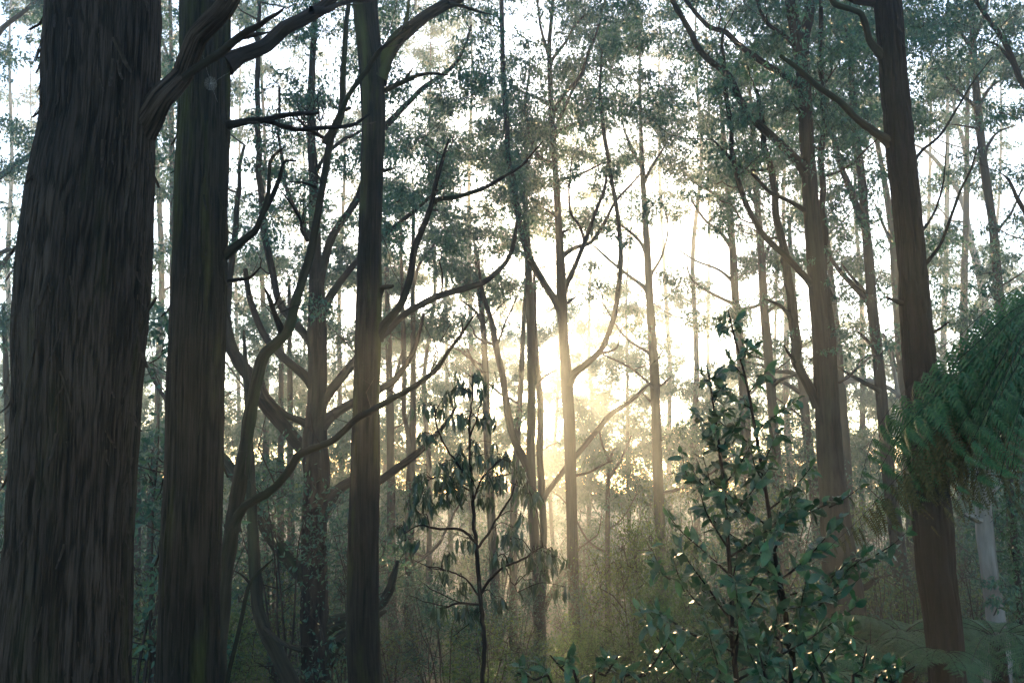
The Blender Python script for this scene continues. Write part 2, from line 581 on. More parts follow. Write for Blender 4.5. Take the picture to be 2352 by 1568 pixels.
    def grow(self, nleaf=300):
        """twigs and leaves to every clump of foliage this tree carries"""
        if not self.clumps:
            return
        rng = self.rng
        buf = Buf()
        S0 = np.concatenate([r for r in self.skel])
        # limbs grow from the upper parts
        lf_p, lf_a, lf_n, lf_l = [], [], [], []
        for (c, Rm, nl, ls) in sorted(self.clumps, key=lambda q: q[0][2]):
            dv = c - S0[:, :3]
            dist = np.linalg.norm(dv, axis=1)
            rise = dv[:, 2]
            cost = dist + 2.2 * np.maximum(0, 0.45 * dist - rise)
            k = int(np.argmin(cost))
            a = S0[k, :3]; ra = S0[k, 3]
            Ld = dist[k]
            if Ld > 0.25:
                hv = c - a
                side = unit(np.cross(hv, [0, 0, 1.0])) * rng.normal(0, 0.06) * Ld
                p1 = a + hv * 0.35 + np.array([0, 0, -0.05 * Ld]) + side
                p2 = a + hv * 0.7 + np.array([0, 0, 0.03 * Ld]) - side * 0.5
                r0 = min(ra * 0.6, 0.011 + 0.011 * Ld)
                path = np.array([np.append(a, r0), np.append(p1, r0 * 0.75), np.append(p2, r0 * 0.5), np.append(c, 0.005 + 0.0002 * self.d)])
                R = resample(path, 0.4 if self.d < 40 else 0.9)
                R[1:, :3] += rng.normal(0, 0.02, (len(R) - 1, 3))
                v, q, bc = tube(R, 5 if self.d < 20 else (4 if self.d < 40 else 3), None)
                buf.add(v, q, 1, bc)
                S0 = np.vstack([S0, R[len(R) // 3:]])
            ns = max(3, int(nl / 46))
            off = unit(rng.normal(0, 1, (ns, 3))) * (rng.random((ns, 1)) ** 0.45) * Rm
            off[:, 2] *= 0.62
            sub = c + off
            st = c + (sub - c) * 0.05 - np.array([0, 0, 0.1 * Rm])
            v, q = sticks(st, (st + sub) / 2 + rng.normal(0, 0.06, sub.shape) * Rm, sub, np.full(ns, 0.006 * (0.6 + self.d * 0.012)))
            buf.add(v, q, 1, v * 1.0)
            per = np.maximum(3, rng.poisson(nl / ns, ns))
            idx = np.repeat(np.arange(ns), per)
            n = len(idx)
            rs = Rm * 0.36
            p = sub[idx] + rng.normal(0, 1, (n, 3)) * np.array([rs, rs, rs * 0.6]) * 0.62
            ax = unit(rng.normal(0, 0.55, (n, 3)) + np.array([0, 0, -0.75]) + (p - c) * 0.35)
            lf_p.append(p); lf_a.append(ax)
            lf_n.append(unit(rng.normal(0, 1, (n, 3))))
            lf_l.append(ls * rng.uniform(0.65, 1.3, n))
        p = np.concatenate(lf_p); a = np.concatenate(lf_a); nn = np.concatenate(lf_n); ll = np.concatenate(lf_l)
        v, q = (leaf_tris if self.d > 14 else leaf_quads)(p, a, nn, ll, ll * rng.uniform(0.32, 0.5, len(ll)))
        buf.add(v, q, 0)
        o = link('crown', buf.mesh('crown', [self.leaf, 'twig'], self.base, smooth=False), self.root)
        o['kind'] = 'stuff'


# ------------------------------------------------------------------ ground
GX0, GX1, GY0, GY1 = -130.0, 130.0, -25.0, 182.0
gx = np.linspace(GX0, GX1, 151); gy = np.linspace(GY0, GY1, 138)
XX, YY = np.meshgrid(gx, gy)
rg = np.random.default_rng(3)
ZZ = ground_z(XX, YY) + rg.normal(0, 0.03, XX.shape)
gb = Buf()
ii = (np.arange(137)[:, None] * 151 + np.arange(150)[None, :])
gb.add(np.stack([XX, YY, ZZ], -1).reshape(-1, 3), np.stack([ii, ii + 1, ii + 152, ii + 151], -1).reshape(-1, 4))
g = link('ground', gb.mesh('ground', ['floor']))
g['kind'] = 'structure'

# ------------------------------------------------------------------ the near trunks
T1 = Tree('stringybark_tree', 'massive rough grey trunk filling the left side of the picture', 5.5,
          [(248, -420, 108), (244, -200, 114), (241, 0, 119), (235, 150, 120), (229, 290, 119), (219, 390, 127), (208, 490, 133), (198, 600, 137), (187, 750, 138),
           (180, 900, 132), (174, 1050, 132), (165, 1200, 132), (155, 1350, 135), (145, 1500, 140), (142, 1568, 142)],
          'bark_grey', sides=380, step=0.055, disp=bark_disp(11, 130, 0.011, 0.4, 0.05), seed=11)
T1.branch([(325, 300, 30), (352, 262, 33), (385, 212, 29), (425, 140, 26), (470, 70, 26), (520, 0, 25), (575, -90, 22), (640, -200, 18)], -0.3, 40, leafy=False, rough=0.3)
T1.branch([(375, 240, 9), (450, 162, 9), (525, 105, 9), (570, 80, 8), (597, 65, 7), (622, 45, 5), (640, 34, 4), (653, 20, 1.5)], -0.5, 12, 'bark_dead', leafy=False)
T1.branch([(560, 84, 6), (590, 84, 4.5), (613, 74, 2)], -0.25, 8, 'bark_dead', leafy=False)
T1.branch([(318, 770, 8), (332, 745, 6), (345, 715, 4), (357, 682, 3)], -0.1, 8, 'bark_dead', 'dead_stub', leafy=False)
T1.branch([(318, 765, 6), (328, 735, 4), (330, 712, 1.5)], -0.1, 7, 'bark_dead', 'dead_stub', leafy=False)

T2 = Tree('stringybark_tree', 'thick upright mossy trunk just right of the massive left trunk', 8.0,
          [(474, -300, 50), (473, -120, 54), (472, 0, 55), (471, 150, 56), (468, 300, 57), (463, 450, 58), (460, 600, 60), (454, 750, 61), (449, 900, 63),
           (446, 1050, 65), (441, 1200, 66), (436, 1350, 66), (432, 1500, 67), (431, 1568, 69)],
          'bark_olive', sides=240, step=0.075, disp=bark_disp(23, 84, 0.011, 0.8, 0.05), seed=23)
T2.branch([(515, 150, 20), (540, 136, 19), (570, 120, 17), (615, 93, 16.5), (665, 60, 16), (715, 25, 15), (770, -10, 13), (860, -60, 11)], 0.6, 16, 'bark_brown', leafy=False)
T2.branch([(715, 26, 8), (755, 18, 7), (795, 8, 6), (850, -4, 5)], 0.9, 9, 'bark_brown', leafy=False)
T2.branch([(520, 288, 9), (560, 281, 8), (600, 274, 7), (640, 263, 6), (700, 259, 5), (730, 257, 3)], -0.3, 9, 'bark_dead', leafy=False)
T2.branch([(610, 276, 5), (632, 284, 5), (655, 293, 5), (700, 299, 5), (755, 294, 4.5), (810, 286, 4), (848, 262, 2.5)], 0.2, 8, 'bark_dead', leafy=False)
T2.branch([(512, 590, 10), (535, 570, 9), (562, 548, 8), (585, 528, 7), (600, 495, 6), (608, 450, 5), (622, 375, 4), (640, 350, 3), (656, 338, 1.5)], -0.3, 9, 'bark_moss', leafy=False)
T2.branch([(600, 495, 6), (620, 462, 5.5), (640, 420, 5), (650, 382, 4), (658, 369, 3), (680, 369, 2)], -0.2, 8, 'bark_dead', leafy=False)
T2.branch([(515, 647, 5), (545, 640, 4), (575, 636, 3), (598, 619, 1.5)], -0.2, 7, 'bark_dead', leafy=False)

T4 = Tree('gum_tree', 'straight dark trunk with a forked top, left of the picture centre', 11.0,
          [(828, -260, 24), (834, -80, 27), (838, 0, 28), (842, 60, 28), (850, 130, 29), (857, 250, 28), (854, 400, 26), (849, 550, 27), (847, 700, 29), (845, 800, 30),
           (841, 950, 31), (838, 1100, 34), (834, 1250, 36), (833, 1400, 37), (836, 1500, 38), (840, 1568, 40)],
          'bark_olive', sides=90, step=0.08, disp=bark_disp(31, 34, 0.008, 0.6, 0.08), seed=31)
T4.branch([(862, 185, 20), (876, 152, 21), (890, 122, 18), (920, 75, 16), (960, 45, 13), (1010, 20, 12), (1046, 2, 11), (1100, -36, 9)], 0.5, 16, leafy=False)
T4.branch([(1030, 8, 4), (1060, 14, 4), (1096, 25, 3), (1128, 32, 1)], 0.7, 7, 'bark_dead', leafy=False)
T4.branch([(928, 66, 5), (934, 30, 4), (942, -20, 3)], 0.4, 7, leafy=False)
T4.branch([(880, 210, 6), (905, 198, 5.5), (940, 183, 5), (966, 172, 4), (996, 170, 3.5), (1031, 174, 1.2)], -0.4, 8, 'bark_dead', leafy=False)
T4.branch([(926, 190, 3), (938, 172, 2), (949, 155, 1)], -0.3, 6, 'bark_dead', leafy=False)
T4.branch([(872, 391, 5), (888, 390, 4), (904, 388, 2.5)], -0.2, 7, 'bark_dead', 'dead_stub', leafy=False)
T4.branch([(865, 776, 14), (880, 755, 11), (916, 700, 9), (941, 640, 8), (961, 550, 7), (978, 500, 6.5), (991, 470, 6), (1006, 405, 5), (1018, 360, 4), (1031, 322, 1.5)], -0.8, 10, 'bark_dead', leafy=False)
T4.branch([(990, 471, 5.5), (1011, 455, 5), (1051, 450, 5), (1106, 435, 4.5), (1146, 415, 4), (1196, 380, 3), (1222, 352, 2.2), (1247, 324, 1)], -0.9, 9, 'bark_dead', leafy=False)
for q in ([(1056, 449, 2), (1058, 425, 1.2)], [(1003, 410, 2), (1005, 350, 1)], [(984, 486, 3), (1002, 482, 2)], [(1020, 352, 2), (1036, 322, 1)], [(1205, 372, 2), (1218, 371, 1)]):
    T4.branch(q, -0.85, 6, 'bark_dead', 'dead_twig', leafy=False)
T4.branch([(868, 690, 8), (880, 677, 7), (892, 664, 6), (899, 655, 3)], -0.2, 8, 'bark_dead', 'dead_stub', leafy=False)

T11 = Tree('gum_tree', 'thick dark red-brown trunk standing behind the tree fern on the right', 8.6,
           [(2022, -300, 27), (2030, -120, 28), (2039, 0, 29), (2047, 100, 29), (2054, 200, 29), (2064, 300, 31), (2074, 400, 31), (2085, 500, 30), (2095, 600, 32),
            (2101, 700, 33), (2108, 784, 35), (2114, 860, 35), (2130, 1050, 40), (2143, 1214, 42), (2152, 1334, 41), (2165, 1434, 40), (2176, 1568, 40)],
           'bark_red', sides=120, step=0.055, disp=bark_disp(41, 30, 0.013, 0.4, 0.10), seed=41)
T11.branch([(2045, 330, 12), (2028, 310, 10), (1993, 280, 8), (1953, 250, 7.5), (1913, 225, 7), (1878, 200, 6.5), (1833, 160, 6), (1793, 133, 4)], -0.5, 10, 'bark_moss', leafy=False)
T11.branch([(2040, 140, 12), (2023, 112, 9), (1998, 70, 7.5), (1963, 30, 6.5), (1928, 0, 6), (1885, -45, 4)], -0.3, 10, 'bark_moss', leafy=False)
T11.branch([(2030, 12, 8), (2000, 8, 6), (1958, 2, 5), (1900, -20, 3)], 0.3, 9, leafy=False)
T11.branch([(2095, 375, 4), (2120, 350, 3.4), (2158, 310, 3), (2203, 240, 2.5), (2243, 175, 2), (2280, 133, 1)], 0.4, 7, 'bark_dead', leafy=False)
T11.branch([(2110, 540, 4), (2130, 516, 3), (2148, 485, 2.6), (2168, 415, 2), (2174, 330, 1)], 0.3, 7, 'bark_dead', leafy=False)
T11.branch([(2118, 612, 5), (2138, 588, 4), (2168, 535, 3.5), (2203, 450, 3), (2228, 385, 2.4), (2249, 328, 1)], -0.3, 7, 'bark_dead', leafy=False)
T11.branch([(2080, 698, 5), (2062, 694, 5), (2037, 685, 3)], -0.2, 7, 'bark_dead', 'dead_stub', leafy=False)
T11.branch([(2130, 772, 5), (2150, 760, 3.5), (2182, 739, 2)], -0.2, 7, 'bark_dead', 'dead_stub', leafy=False)

T9 = Tree('gum_tree', 'tall double-stemmed dark trunk behind the glossy-leaved shrub', 13.0,
          [(1800, -260, 9), (1806, -80, 11), (1815, 0, 13), (1822, 40, 13), (1833, 90, 15), (1841, 125, 16), (1848, 225, 15), (1855, 350, 16), (1863, 475, 18), (1874, 600, 21), (1885, 700, 24),
           (1893, 784, 26), (1899, 934, 27), (1910, 1084, 29), (1923, 1234, 35), (1940, 1400, 46)],
          'bark_brown', sides=80, step=0.1, disp=bark_disp(53, 30, 0.009, 0.5, 0.08), seed=53, wt=0.7)
T9.branch([(1905, 690, 10), (1900, 640, 9.5), (1897, 580, 9), (1893, 500, 8), (1890, 400, 7), (1888, 300, 6.5), (1888, 200, 6), (1885, 100, 5), (1883, 0, 5), (1880, -120, 3)], 0.3, 10)
T9.branch([(1838, 120, 14), (1845, 85, 12), (1853, 50, 11), (1860, 0, 11), (1868, -80, 9), (1878, -200, 6)], 0.3, 12)
T9.branch([(1858, 400, 13), (1838, 378, 10.5), (1803, 342, 9.5), (1758, 300, 9), (1728, 270, 8.5), (1703, 230, 8), (1673, 175, 8), (1633, 140, 7), (1598, 100, 7), (1568, 45, 6), (1548, 0, 6), (1520, -80, 4)], -1.0, 10)
T9.branch([(1848, 225, 11), (1828, 200, 9), (1803, 175, 8), (1758, 150, 7.5), (1723, 125, 7), (1703, 105, 6.5), (1668, 75, 6), (1623, 55, 5), (1583, 15, 4.5), (1560, -20, 4)], 0.9, 9)
T9.branch([(1838, 130, 7), (1823, 110, 5.5), (1793, 80, 4.5), (1753, 40, 4), (1733, 0, 3.5), (1715, -50, 2.5)], 0.2, 8)
T9.branch([(1866, 496, 7), (1848, 482, 5.5), (1813, 460, 4.7), (1773, 440, 4.2), (1738, 410, 4), (1708, 385, 3.5), (1668, 350, 3), (1638, 320, 1.5)], -0.4, 8)
T9.branch([(1872, 662, 9), (1853, 640, 7.5), (1813, 600, 7), (1773, 560, 6.5), (1743, 520, 6), (1708, 450, 6), (1688, 365, 5.5), (1678, 300, 5.5), (1668, 210, 5), (1663, 150, 4), (1658, 100, 3), (1667, 62, 2)], -1.0, 9, 'bark_dead')
T9.branch([(1880, 935, 9), (1868, 905, 10), (1855, 878, 11), (1836, 834, 11.5), (1826, 790, 11.5), (1820, 725, 10.5), (1813, 650, 10), (1798, 565, 9.2), (1783, 500, 8.7), (1773, 425, 8), (1763, 350, 7), (1752, 290, 6), (1738, 200, 4)], 0.5, 12)
T9.branch([(1817, 735, 6), (1805, 718, 4.5), (1783, 700, 4), (1755, 687, 2)], -0.4, 7, 'bark_dead', 'dead_stub')
T9.branch([(1828, 832, 4), (1812, 808, 3), (1800, 790, 2)], -0.2, 7, 'bark_dead', 'dead_stub')
T9.branch([(1855, 240, 5), (1875, 218, 4), (1893, 195, 3), (1933, 133, 1.5)], 0.2, 7)
T9.branch([(1845, 262, 4), (1832, 248, 3.4), (1820, 234, 1.5)], -0.2, 6, 'bark_dead', 'dead_stub')
T9.branch([(1960, 1352, 8), (1985, 1350, 7), (2005, 1335, 5), (2022, 1325, 2)], -0.2, 8, 'bark_dead', 'dead_stub')

# ------------------------------------------------------------------ the middle distance
T3 = Tree('leaning_tree', 'slender leaning half-dead tree crossing right of the mossy trunk', 9.2,
          [(797, -140, 4), (801, 0, 5), (796, 50, 5.5), (789, 150, 6), (784, 255, 7.5), (760, 320, 8), (748, 390, 8), (735, 460, 8.5), (712, 590, 9.5), (695, 640, 10), (680, 690, 11), (662, 755, 12),
           (640, 784, 12), (608, 815, 13), (592, 860, 13.5), (580, 920, 14.5), (566, 1010, 15.5), (552, 1100, 17), (536, 1200, 18), (521, 1300, 17), (508, 1450, 17), (500, 1568, 18)],
          'bark_moss', sides=22, step=0.07, seed=61, knob=0.5)
T3.branch([(536, 1210, 14), (548, 1190, 11), (590, 1145, 10), (660, 1097, 9.5), (697, 1052, 9), (720, 1027, 8.5), (760, 1008, 8), (811, 969, 7.5), (871, 930, 7), (931, 894, 6.5), (986, 854, 6), (1026, 814, 5), (1050, 782, 4), (1071, 750, 3), (1097, 714, 1.2)], -1.1, 12, leafy=False)
T3.branch([(1056, 778, 2), (1062, 755, 1.6), (1061, 732, 0.8)], -1.0, 6, 'bark_dead', 'dead_twig', leafy=False)
T3.branch([(990, 850, 2), (1005, 815, 1.5), (1000, 780, 1)], -1.0, 6, 'bark_dead', 'dead_twig', leafy=False)
T3.branch([(748, 330, 8), (761, 300, 7), (784, 255, 6), (826, 170, 5.5), (871, 120, 5), (896, 100, 4), (971, 46, 1.5)], -0.6, 9, leafy=False)
T3.branch([(782, 258, 4), (792, 253, 4), (804, 249, 3)], -0.3, 7, 'bark_dead', 'dead_stub', leafy=False)
T3.branch([(752, 322, 4), (735, 312, 4), (715, 300, 4), (695, 288, 3), (682, 270, 2)], -0.3, 7, 'bark_dead', leafy=False)
T3.branch([(650, 765, 8), (632, 725, 6), (620, 690, 5), (607, 662, 2)], -0.3, 8, 'bark_dead', leafy=False)
T3.branch([(628, 705, 3), (637, 690, 2.4), (650, 660, 1)], -0.3, 6, 'bark_dead', 'dead_twig', leafy=False)
T3.branch([(708, 555, 4), (694, 530, 3.4), (690, 505, 3), (668, 468, 2.4), (640, 432, 1.4)], -0.4, 7, 'bark_dead', leafy=False)
T3.branch([(726, 430, 3), (700, 424, 2.2), (660, 420, 1.4)], -0.3, 6, 'bark_dead', leafy=False)
rt = np.random.default_rng(5)
for i in range(30):    # fine dead twigs among the leaning tree's upper limbs
    x, y = [(700, 285), (690, 515), (735, 312), (630, 715), (660, 1097), (735, 280), (745, 420), (715, 300)][i % 8]
    x += rt.uniform(-8, 8); y += rt.uniform(-8, 8)
    ang = math.radians(rt.uniform(20, 165)); L = rt.uniform(40, 100)
    p = [(x, y, 1.5)]
    for k in range(4):
        ang += rt.normal(0, 0.35)
        p.append((p[-1][0] + math.cos(ang) * L / 4, p[-1][1] - math.sin(ang) * L / 4, 1.3 - 0.25 * k))
    T3.branch(p, rt.uniform(-0.6, 0.3), 4, 'bark_dead', 'dead_twig', leafy=False)

T5 = Tree('gnarled_tree', 'gnarled brown tree with many crooked limbs behind the straight forked trunk', 14.0,
          [(725, -60, 5), (722, 60, 6), (716, 180, 8), (715, 300, 9), (720, 400, 11), (722, 500, 13), (725, 615, 15), (728, 700, 19), (728, 784, 22), (730, 834, 21), (728, 930, 22), (724, 1020, 29), (728, 1100, 30), (722, 1200, 29), (722, 1300, 30), (722, 1400, 32), (726, 1500, 35), (728, 1568, 38)],
          'bark_brown', sides=56, step=0.12, disp=bark_disp(71, 26, 0.008, 0.45, 0.16), seed=71, wt=0.9)
for p, dd, nm in [
    ([(715, 1345, 22), (688, 1312, 20), (635, 1249, 19), (590, 1164, 18), (565, 1124, 17), (520, 1064, 15), (480, 1030, 13)], 0.4, 12),
    ([(722, 1075, 22), (706, 1042, 20), (670, 1005, 19), (615, 934, 18.5), (580, 874, 18.5), (548, 824, 18), (528, 780, 16), (522, 720, 13), (526, 640, 10), (538, 560, 8), (545, 450, 6), (560, 330, 4)], 0.7, 14),
    ([(722, 990, 12), (706, 975, 10.5), (688, 966, 9.5), (655, 953, 8.5), (625, 920, 7.5), (606, 878, 6), (590, 830, 4)], -0.5, 9),
    ([(725, 890, 15), (708, 868, 13), (680, 840, 12), (645, 808, 11), (610, 770, 9), (580, 700, 8), (560, 620, 6)], 0.9, 10),
    ([(722, 800, 14), (708, 775, 11), (685, 748, 10), (645, 700, 9.5), (620, 600, 9), (604, 500, 8.5), (596, 400, 8), (593, 250, 7), (592, 100, 6), (594, -60, 4)], 1.2, 10),
    ([(735, 985, 16), (752, 964, 14), (780, 944, 13), (810, 926, 12), (874, 892, 10), (911, 866, 9), (946, 809, 7), (966, 770, 5), (975, 720, 3)], 0.6, 10),
    ([(733, 930, 13), (765, 890, 12), (820, 825, 11), (880, 768, 10.5), (905, 742, 10), (946, 706, 9.5), (1006, 677, 9), (1066, 662, 8), (1116, 645, 7.5), (1156, 612, 6.5), (1180, 560, 6), (1188, 510, 4)], 1.6, 12),
    ([(735, 1180, 22), (757, 1150, 18), (775, 1130, 15), (805, 1108, 14), (840, 1104, 12), (871, 1102, 11), (911, 1074, 10), (946, 1049, 9), (976, 1024, 8), (1006, 997, 6), (1036, 955, 4), (1046, 930, 2)], -0.5, 10),
    ([(735, 1450, 22), (765, 1432, 20), (800, 1420, 17), (845, 1402, 15), (872, 1388, 13), (891, 1359, 12.5), (905, 1320, 10), (917, 1284, 5)], 0.5, 12),
    ([(735, 1545, 24), (755, 1508, 22), (772, 1475, 18), (800, 1455, 16), (840, 1440, 13), (870, 1415, 8), (890, 1402, 3)], -0.3, 12),
    ([(728, 650, 14), (750, 592, 11), (770, 540, 10), (803, 490, 9), (835, 425, 8.5), (860, 330, 8.5), (885, 292, 8.5), (905, 270, 8), (946, 225, 7), (1016, 172, 6), (1060, 118, 4), (1085, 60, 2.5)], 0.9, 9),
    ([(732, 730, 14), (755, 690, 11), (785, 640, 9), (815, 605, 8), (860, 560, 7), (905, 520, 6), (960, 470, 5), (1010, 430, 3.5), (1045, 380, 2.5)], 1.0, 9),
    ([(722, 560, 8), (690, 500, 6), (660, 430, 5), (645, 330, 4), (640, 200, 3)], 0.3, 8),
    ([(718, 420, 6), (745, 360, 5), (790, 320, 4.5), (830, 300, 3.5), (880, 240, 3)], 0.5, 8),
    ([(690, 1492, 6), (668, 1482, 6), (640, 1468, 5), (615, 1447, 4)], -0.4, 8)]:
    T5.branch(p, dd, nm, 'bark_moss' if p[0][1] > 1300 else None)

T6 = Tree('thin_tree', 'thin crooked mossy trunk left of the foot of the gnarled tree', 13.0,
          [(560, 760, 3), (566, 860, 6), (572, 1000, 9), (577, 1134, 11), (582, 1234, 12.5), (587, 1324, 13.5), (592, 1394, 14), (610, 1450, 15.5), (640, 1510, 17), (668, 1568, 18)],
          'bark_moss', sides=18, seed=73, knob=0.5, wt=0)
T6.branch([(600, 1430, 7), (615, 1447, 6), (650, 1474, 5), (689, 1490, 4)], -0.5, 7)
T6b = Tree('bare_sapling', 'thin bare stick-like sapling leaning right beside the mossy trunk', 8.4,
           [(626, 1284, 1.5), (606, 1303, 3), (590, 1319, 4), (570, 1349, 4.5), (556, 1415, 4.8), (540, 1484, 5), (521, 1568, 5.5)], 'bark_moss', sides=9, seed=74, knob=0.4, wt=0, cat='sapling')
T6b.branch([(575, 1340, 3), (560, 1322, 2.4), (540, 1310, 1.2)], 0.2, 6)

T7 = Tree('gum_tree', 'slender dark centre tree with an arching bare side stem right of the sun', 18.0,
          [(1285, -160, 2), (1275, -80, 3), (1270, 0, 4), (1266, 50, 4.3), (1262, 100, 5), (1263, 170, 5.5), (1266, 250, 6.5), (1268, 300, 7), (1276, 400, 7.5), (1285, 550, 9), (1290, 680, 12.5), (1293, 750, 11), (1296, 800, 11.5), (1302, 884, 14),
           (1308, 984, 13.5), (1312, 1134, 13), (1316, 1284, 13), (1320, 1434, 13.5), (1325, 1540, 14.5)],
          'bark_brown', sides=36, step=0.2, disp=bark_disp(81, 18, 0.006, 0.6, 0.08), seed=81, wt=0.9)
for p, dd in [
    ([(1290, 712, 10), (1280, 697, 9), (1246, 645, 8.2), (1216, 590, 8), (1196, 520, 7.5), (1181, 440, 7), (1166, 350, 6.5), (1161, 275, 6), (1156, 175, 6), (1152, 75, 5), (1151, 0, 5), (1146, -90, 3)], -0.6),
    ([(1303, 885, 10), (1316, 862, 9), (1346, 839, 7.2), (1376, 809, 6.5), (1391, 784, 6.2), (1411, 720, 6), (1423, 640, 5.6), (1425, 575, 5.2), (1419, 525, 5), (1411, 460, 5), (1396, 360, 4.6), (1386, 290, 4.4), (1379, 225, 4), (1377, 190, 3), (1384, 100, 2)], -1.2),
    ([(1294, 672, 7), (1303, 650, 6), (1321, 610, 5.4), (1344, 555, 5), (1366, 490, 4.2), (1391, 425, 3.5), (1396, 388, 2)], -0.7),
    ([(1288, 592, 6), (1300, 582, 5.4), (1326, 567, 5), (1361, 555, 4.4), (1391, 510, 4), (1416, 460, 3), (1450, 420, 2.4), (1471, 395, 1.5)], 0.9),
    ([(1344, 557, 3.4), (1331, 520, 3), (1311, 490, 2.6), (1309, 435, 2.4), (1314, 362, 1.2)], -0.8),
    ([(1268, 250, 5), (1262, 240, 4.2), (1226, 222, 3.6), (1186, 205, 3), (1160, 178, 1.6)], 0.5),
    ([(1274, 385, 6), (1262, 375, 5), (1231, 355, 4.4), (1214, 300, 4), (1209, 240, 3.2), (1218, 150, 2)], 0.8),
    ([(1268, 275, 5), (1275, 252, 4.6), (1301, 210, 4.2), (1336, 170, 4), (1351, 125, 3), (1376, 60, 2.5), (1392, 0, 2)], 0.9),
    ([(1270, 305, 4.6), (1280, 285, 4), (1316, 205, 3.5), (1345, 150, 3), (1360, 80, 2)], -0.9),
    ([(1272, 312, 4), (1284, 303, 3.3), (1311, 290, 3), (1366, 272, 1.4)], -0.4),
    ([(1278, 420, 4), (1290, 413, 3.6), (1336, 398, 3), (1381, 375, 1.6)], 0.8),
    ([(1264, 150, 4), (1270, 135, 3.6), (1300, 95, 3), (1320, 60, 2.5), (1390, -5, 1.4)], 0.6),
    ([(1262, 130, 4), (1255, 110, 3.5), (1240, 60, 3), (1232, 0, 2)], -0.4),
    ([(1281, 500, 3), (1268, 490, 2.2), (1236, 472, 1.2)], -0.3),
    ([(1288, 545, 3), (1296, 535, 2.6), (1306, 524, 1.4)], -0.2),
    ([(1300, 697, 3), (1310, 690, 2.6), (1327, 678, 1.2)], -0.2),
    ([(1314, 1093, 4), (1325, 1090, 3), (1351, 1082, 2.5), (1391, 1064, 2), (1409, 1057, 0.8)], -0.5)]:
    T7.branch(p, dd, 8, 'bark_dead' if p[-1][2] < 1.3 else None)

TREES = [T9, T5, T7]


def mid(name, label, d, trunk, branches=(), bark='bark_brown', seed=1, wt=1.0, cat='tree', sides=16, group=None):
    t = Tree(name, label, d, trunk, bark, sides=sides, step=0.35, seed=seed, wt=wt, cat=cat, group=group)
    for p in branches:
        dd = None
        if isinstance(p, tuple):
            p, dd = p
        t.branch(p, dd, 7)
    TREES.append(t)
    return t


T8 = mid('gum_tree', 'hazy slender trunk with up-swept limbs just right of the sun', 24.0,
    [(1470, 60, 1.5), (1470, 200, 3), (1472, 300, 4.5), (1476, 400, 6), (1482, 500, 7), (1488, 600, 8.4), (1493, 700, 9.2), (1498, 784, 10), (1502, 834, 11), (1506, 934, 11), (1511, 1084, 11.5), (1515, 1200, 12), (1518, 1320, 13)],
    [[(1488, 675, 5), (1480, 660, 4.4), (1446, 635, 3.6), (1396, 595, 3), (1361, 565, 2)], [(1482, 578, 4), (1475, 562, 3.4), (1456, 540, 3), (1426, 515, 2)],
     [(1492, 645, 4), (1498, 628, 3.2), (1521, 590, 2.6), (1536, 525, 2), (1521, 465, 1.2)], [(1500, 820, 4), (1491, 809, 3.4), (1451, 784, 2.8), (1420, 755, 2), (1380, 690, 1.2)],
     [(1506, 890, 3), (1520, 882, 2.6), (1540, 867, 1.2)], [(1502, 895, 4), (1490, 880, 3.2), (1446, 844, 2.6), (1386, 814, 1.6)], [(1504, 930, 3), (1494, 924, 2.6), (1474, 902, 1.2)],
     [(1478, 420, 4), (1500, 380, 3), (1530, 330, 2), (1545, 280, 1.4)], [(1476, 390, 4), (1450, 340, 3), (1430, 280, 2), (1425, 220, 1.2)]], seed=83, wt=0.8)
T12 = mid('gum_tree', 'brown trunk with long low limb between the double trunk and the red-brown trunk', 17.0,
    [(1935, -120, 4), (1945, 50, 6), (1955, 120, 7), (1957, 200, 7.5), (1965, 300, 8.2), (1978, 400, 9), (1986, 500, 9.5), (1996, 600, 10.5), (2003, 700, 11.5), (2013, 784, 12), (2022, 884, 12.5), (2031, 984, 13), (2048, 1150, 15), (2066, 1284, 17), (2078, 1400, 19)],
    [([(1985, 515, 9), (1973, 490, 7.5), (1953, 430, 7), (1928, 370, 6), (1913, 310, 5), (1903, 265, 4), (1888, 190, 2.5)], -0.8),
     ([(2004, 712, 8), (1992, 692, 6.6), (1958, 655, 6), (1928, 620, 5), (1906, 588, 4), (1880, 540, 2)], 1.0), ([(2003, 690, 5), (1990, 672, 4), (1955, 630, 3), (1935, 605, 1.5)], 0.3),
     ([(1964, 290, 5), (1955, 276, 4.4), (1933, 255, 4), (1903, 240, 3), (1860, 215, 2)], 0.6), ([(1964, 255, 4), (1993, 272, 3.4), (2030, 280, 2)], -0.4),
     ([(2024, 905, 7), (2012, 892, 6), (1976, 874, 5), (1938, 856, 3.5)], -0.6), ([(2020, 830, 4), (2000, 790, 3.5), (1975, 765, 2)], 0.5), ([(2018, 800, 3), (1995, 785, 2.4), (1970, 760, 1.4)], -0.5)],
    seed=91, wt=1.0, sides=24)
